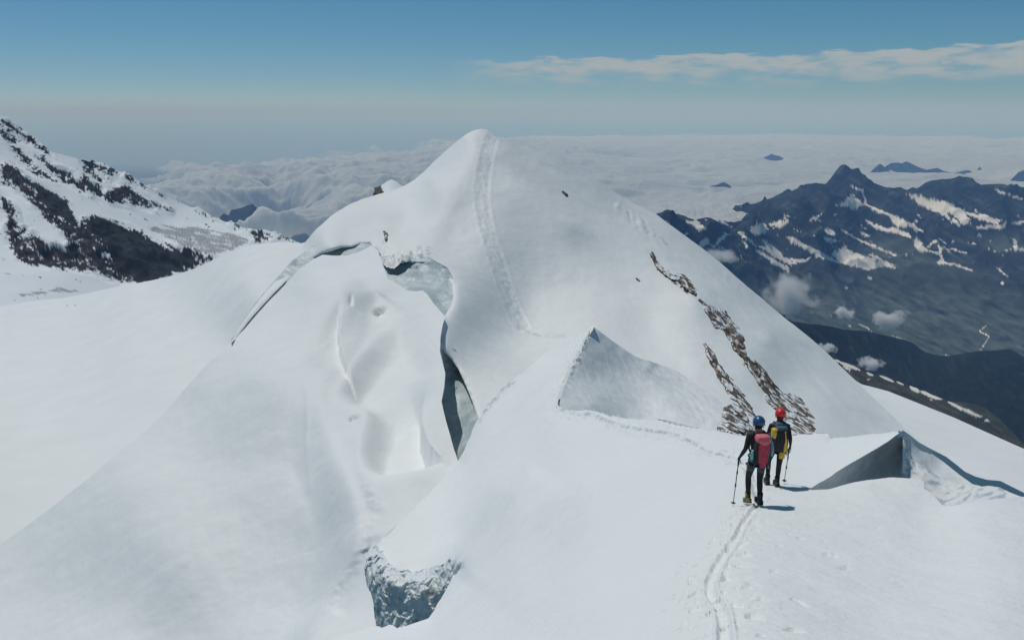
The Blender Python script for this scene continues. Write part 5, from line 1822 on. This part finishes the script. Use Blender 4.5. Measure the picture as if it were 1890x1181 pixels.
body1, gr1 = figure(J1, P1, [M_BLACK, M_TROUS, M_TEAL, M_SKIN, M_HAIR, M_GREYB], fm1)
helmet(P1, J1, M_HBLUE)
boots(P1, J1, (M_BOOTY, M_BOOTB))
harness(P1, J1, M_DTEAL, 3)
SP = 0.935
P1.scale = (SP, SP, SP)
B1 = thing('backpack', 'tall red backpack with pink lid on the climber in blue helmet', 'backpack', O1, R(3))
bm = bmesh.new(); superbox(bm, (0, -0.20, 1.17), (0.30, 0.20, 0.52), (0.92, 0.95), 0.35, lean=-0.06, bulge=0.15); link_bm(bm, 'pack_body', M_BLACK, B1)
bm = bmesh.new(); superbox(bm, (0.0, -0.305, 1.19), (0.185, 0.06, 0.44), (1.25, 1.0), 0.4, lean=-0.06); link_bm(bm, 'front_panel', M_RED, B1)
bm = bmesh.new(); superbox(bm, (0, -0.20, 1.455), (0.29, 0.25, 0.13), (0.85, 0.85), 0.5)
lid = link_bm(bm, 'lid', M_PINK, B1)
bm = bmesh.new(); superbox(bm, (0, -0.300, 1.40), (0.20, 0.09, 0.09), (1, 1), 0.5); link_bm(bm, 'lid_pocket', M_PINK, lid)
bm = bmesh.new()
tube(bm, [(-0.17, -0.02, 0.96), (-0.15, -0.16, 0.97), (-0.06, -0.25, 0.97), (0.06, -0.25, 0.97), (0.15, -0.16, 0.97), (0.17, -0.02, 0.96)], 0.042, 8)
link_bm(bm, 'hip_belt', M_GREY, B1)
bm = bmesh.new(); superbox(bm, (0.0, -0.26, 0.945), (0.11, 0.10, 0.13), (1, 1), 0.4); link_bm(bm, 'base_pocket', M_RED, B1)
for sx_ in (-1, 1):
    bm = bmesh.new(); superbox(bm, (sx_ * 0.145, -0.21, 1.02), (0.06, 0.13, 0.20), (0.9, 0.9), 0.45); link_bm(bm, 'side_pocket', M_BLACK, B1)
    bm = bmesh.new(); tube(bm, [(sx_ * 0.10, -0.32, 1.33), (sx_ * 0.085, -0.342, 1.18), (sx_ * 0.075, -0.335, 1.02)], 0.008, 6); link_bm(bm, 'compression_strap', M_GREY, B1)
straps(B1, J1, M_BLACK, 1.5, 1.1, 0.022)
W1 = thing('water_bottle', 'aqua water bottle in the left side pocket of the red backpack', 'bottle', O1, R(3))
W1.scale = B1.scale = (SP, SP, SP)
bm = bmesh.new(); tube(bm, [(-0.19, -0.20, 1.02), (-0.19, -0.20, 1.15), (-0.19, -0.20, 1.18)], [0.036, 0.036, 0.022], 14); link_bm(bm, 'flask', M_AQUA, W1)
bm = bmesh.new(); tube(bm, [(-0.19, -0.20, 1.18), (-0.19, -0.20, 1.21)], 0.02, 10); link_bm(bm, 'cap', M_WHITE, W1)


def world_pt(O, rz, p):
    return Vector(O) + Matrix.Rotation(rz, 3, 'Z') @ (Vector(p) * SP)


gw = world_pt(O1, R(3), gr1['l'])
tx, ty = gw.x - 0.075, gw.y - 0.06
trekking_pole(gw, (tx, ty, gz(tx, ty) + 0.02), 'thin grey trekking pole in the left hand of the climber in blue helmet')

# ---- second climber (yellow and black pack, red helmet)
F2 = place(1430, 898, 19.3)
O2 = Vector((F2.x + 0.03, F2.y + 0.10, F2.z))
g2 = lambda x, y: gz(O2.x + x, O2.y + y) - O2.z
J2 = dict(pelvis=(0, 0.02, 0.93), waist=(0.01, 0.04, 1.08), chest=(0.02, 0.06, 1.24), upch=(0.03, 0.08, 1.40), neck=(0.035, 0.10, 1.53), head0=(0.04, 0.12, 1.60), head1=(0.045, 0.135, 1.675), head2=(0.045, 0.13, 1.715),
          face=(0.15, 1, -0.25), lsh=(-0.16, 0.07, 1.42), lel=(-0.23, 0.06, 1.16), lwr=(-0.17, 0.19, 0.99), rsh=(0.215, 0.07, 1.42), rel=(0.275, 0.0, 1.15), rwr=(0.315, 0.12, 0.93),
          lhip=(-0.095, 0.02, 0.90), lkn=(-0.13, 0.22, 0.52), lan=(-0.13, 0.20, 0.115 + g2(-0.13, 0.20)), ltoe=(0.0, 0.15, -0.05), rhip=(0.095, 0.02, 0.90), rkn=(0.06, 0.0, 0.50), ran=(0.02, -0.10, 0.115 + g2(0.02, -0.10)), rtoe=(0.0, 0.15, -0.06))
P2 = thing('person', 'climber in red helmet and dark teal hood walking ahead with yellow-sided backpack', 'person', O2, R(-4), 'two climbers descending the path')


def fm2(c):
    if c.z > 1.53:
        return 4 if c.y < 0.16 else 3
    if c.z > 1.36 and abs(c.x - 0.03) < 0.17:
        return 2
    if c.z < 0.97 and abs(c.x) < 0.26:
        return 1
    return 0


M_NECK = cmat('dark_red_buff', (0.16, 0.02, 0.03), 0.7)
body2, gr2 = figure(J2, P2, [M_BLACK, M_TROUS, M_DTEAL, M_SKIN, M_NECK], fm2)
helmet(P2, J2, M_HRED)
bm = bmesh.new(); superbox(bm, (0.035, 0.0, 1.475), (0.27, 0.20, 0.12), (0.75, 0.8), 0.6); link_bm(bm, 'hood', M_DTEAL, P2)
boots(P2, J2, (M_BOOTB, M_BOOTB))
hn = harness(P2, J2, M_DTEAL, 8)
bm = bmesh.new(); superbox(bm, (0.075, -0.15, 0.80), (0.13, 0.08, 0.17), (0.8, 0.8), 0.5); link_bm(bm, 'yellow_pouch', M_YEL, hn)
B2 = thing('backpack', 'black backpack with yellow side panels on the climber in red helmet', 'backpack', O2, R(-4))
bm = bmesh.new(); superbox(bm, (0.02, -0.17, 1.17), (0.29, 0.24, 0.54), (1.0, 0.95), 0.35, lean=-0.05, bulge=0.12); link_bm(bm, 'pack_body', M_BLACK, B2)
bm = bmesh.new(); superbox(bm, (0.02, -0.15, 1.435), (0.27, 0.22, 0.11), (0.85, 0.85), 0.5); link_bm(bm, 'lid', M_DTEAL, B2)
bm = bmesh.new(); superbox(bm, (-0.135, -0.20, 1.345), (0.11, 0.17, 0.22), (1.1, 1.0), 0.45, rot=0.2); link_bm(bm, 'side_panel', M_YEL, B2)
bm = bmesh.new(); superbox(bm, (0.105, -0.265, 1.10), (0.08, 0.08, 0.34), (0.55, 0.9), 0.4, lean=-0.05); link_bm(bm, 'side_panel', M_YEL, B2)
bm = bmesh.new(); tube(bm, [(0.08, -0.31, 1.42), (0.09, -0.315, 1.28)], 0.012, 6); link_bm(bm, 'compression_strap', M_YEL, B2)
bm = bmesh.new()
tube(bm, [(-0.17, -0.0, 0.96), (-0.15, -0.14, 0.97), (-0.06, -0.23, 0.97), (0.06, -0.23, 0.97), (0.15, -0.14, 0.97), (0.17, -0.0, 0.96)], 0.036, 8)
link_bm(bm, 'hip_belt', M_DTEAL, B2)
straps(B2, J2, M_BLACK, 1.5, 1.1, 0.022)
P2.scale = B2.scale = (SP, SP, SP)
gw = world_pt(O2, R(-4), gr2['r'])
tx, ty = gw.x - 0.03, gw.y + 0.10
trekking_pole(gw, (tx, ty, gz(tx, ty) + 0.02), 'dark trekking pole in the right hand of the climber in red helmet')

# two far-off walkers on the glacier
TG = ground_tree('glacier')
for (u_, v_, lab) in ((124, 566, 'left one of two tiny figures crossing the far glacier'), (139, 565, 'right one of two tiny figures crossing the far glacier')):
    r_ = Vector(rays([[u_, v_]])[0]).normalized()
    h_ = TG.ray_cast(Vector((0, 0, 0)), r_)
    b_ = body2.copy()
    b_.name = 'person'
    b_.parent = None
    b_.location = h_[0] - Vector((0, 0, 0.05))
    b_.rotation_euler = (0, 0, R(70))
    COL.objects.link(b_)
    tag(b_, lab, 'person', 'walkers on the far glacier')
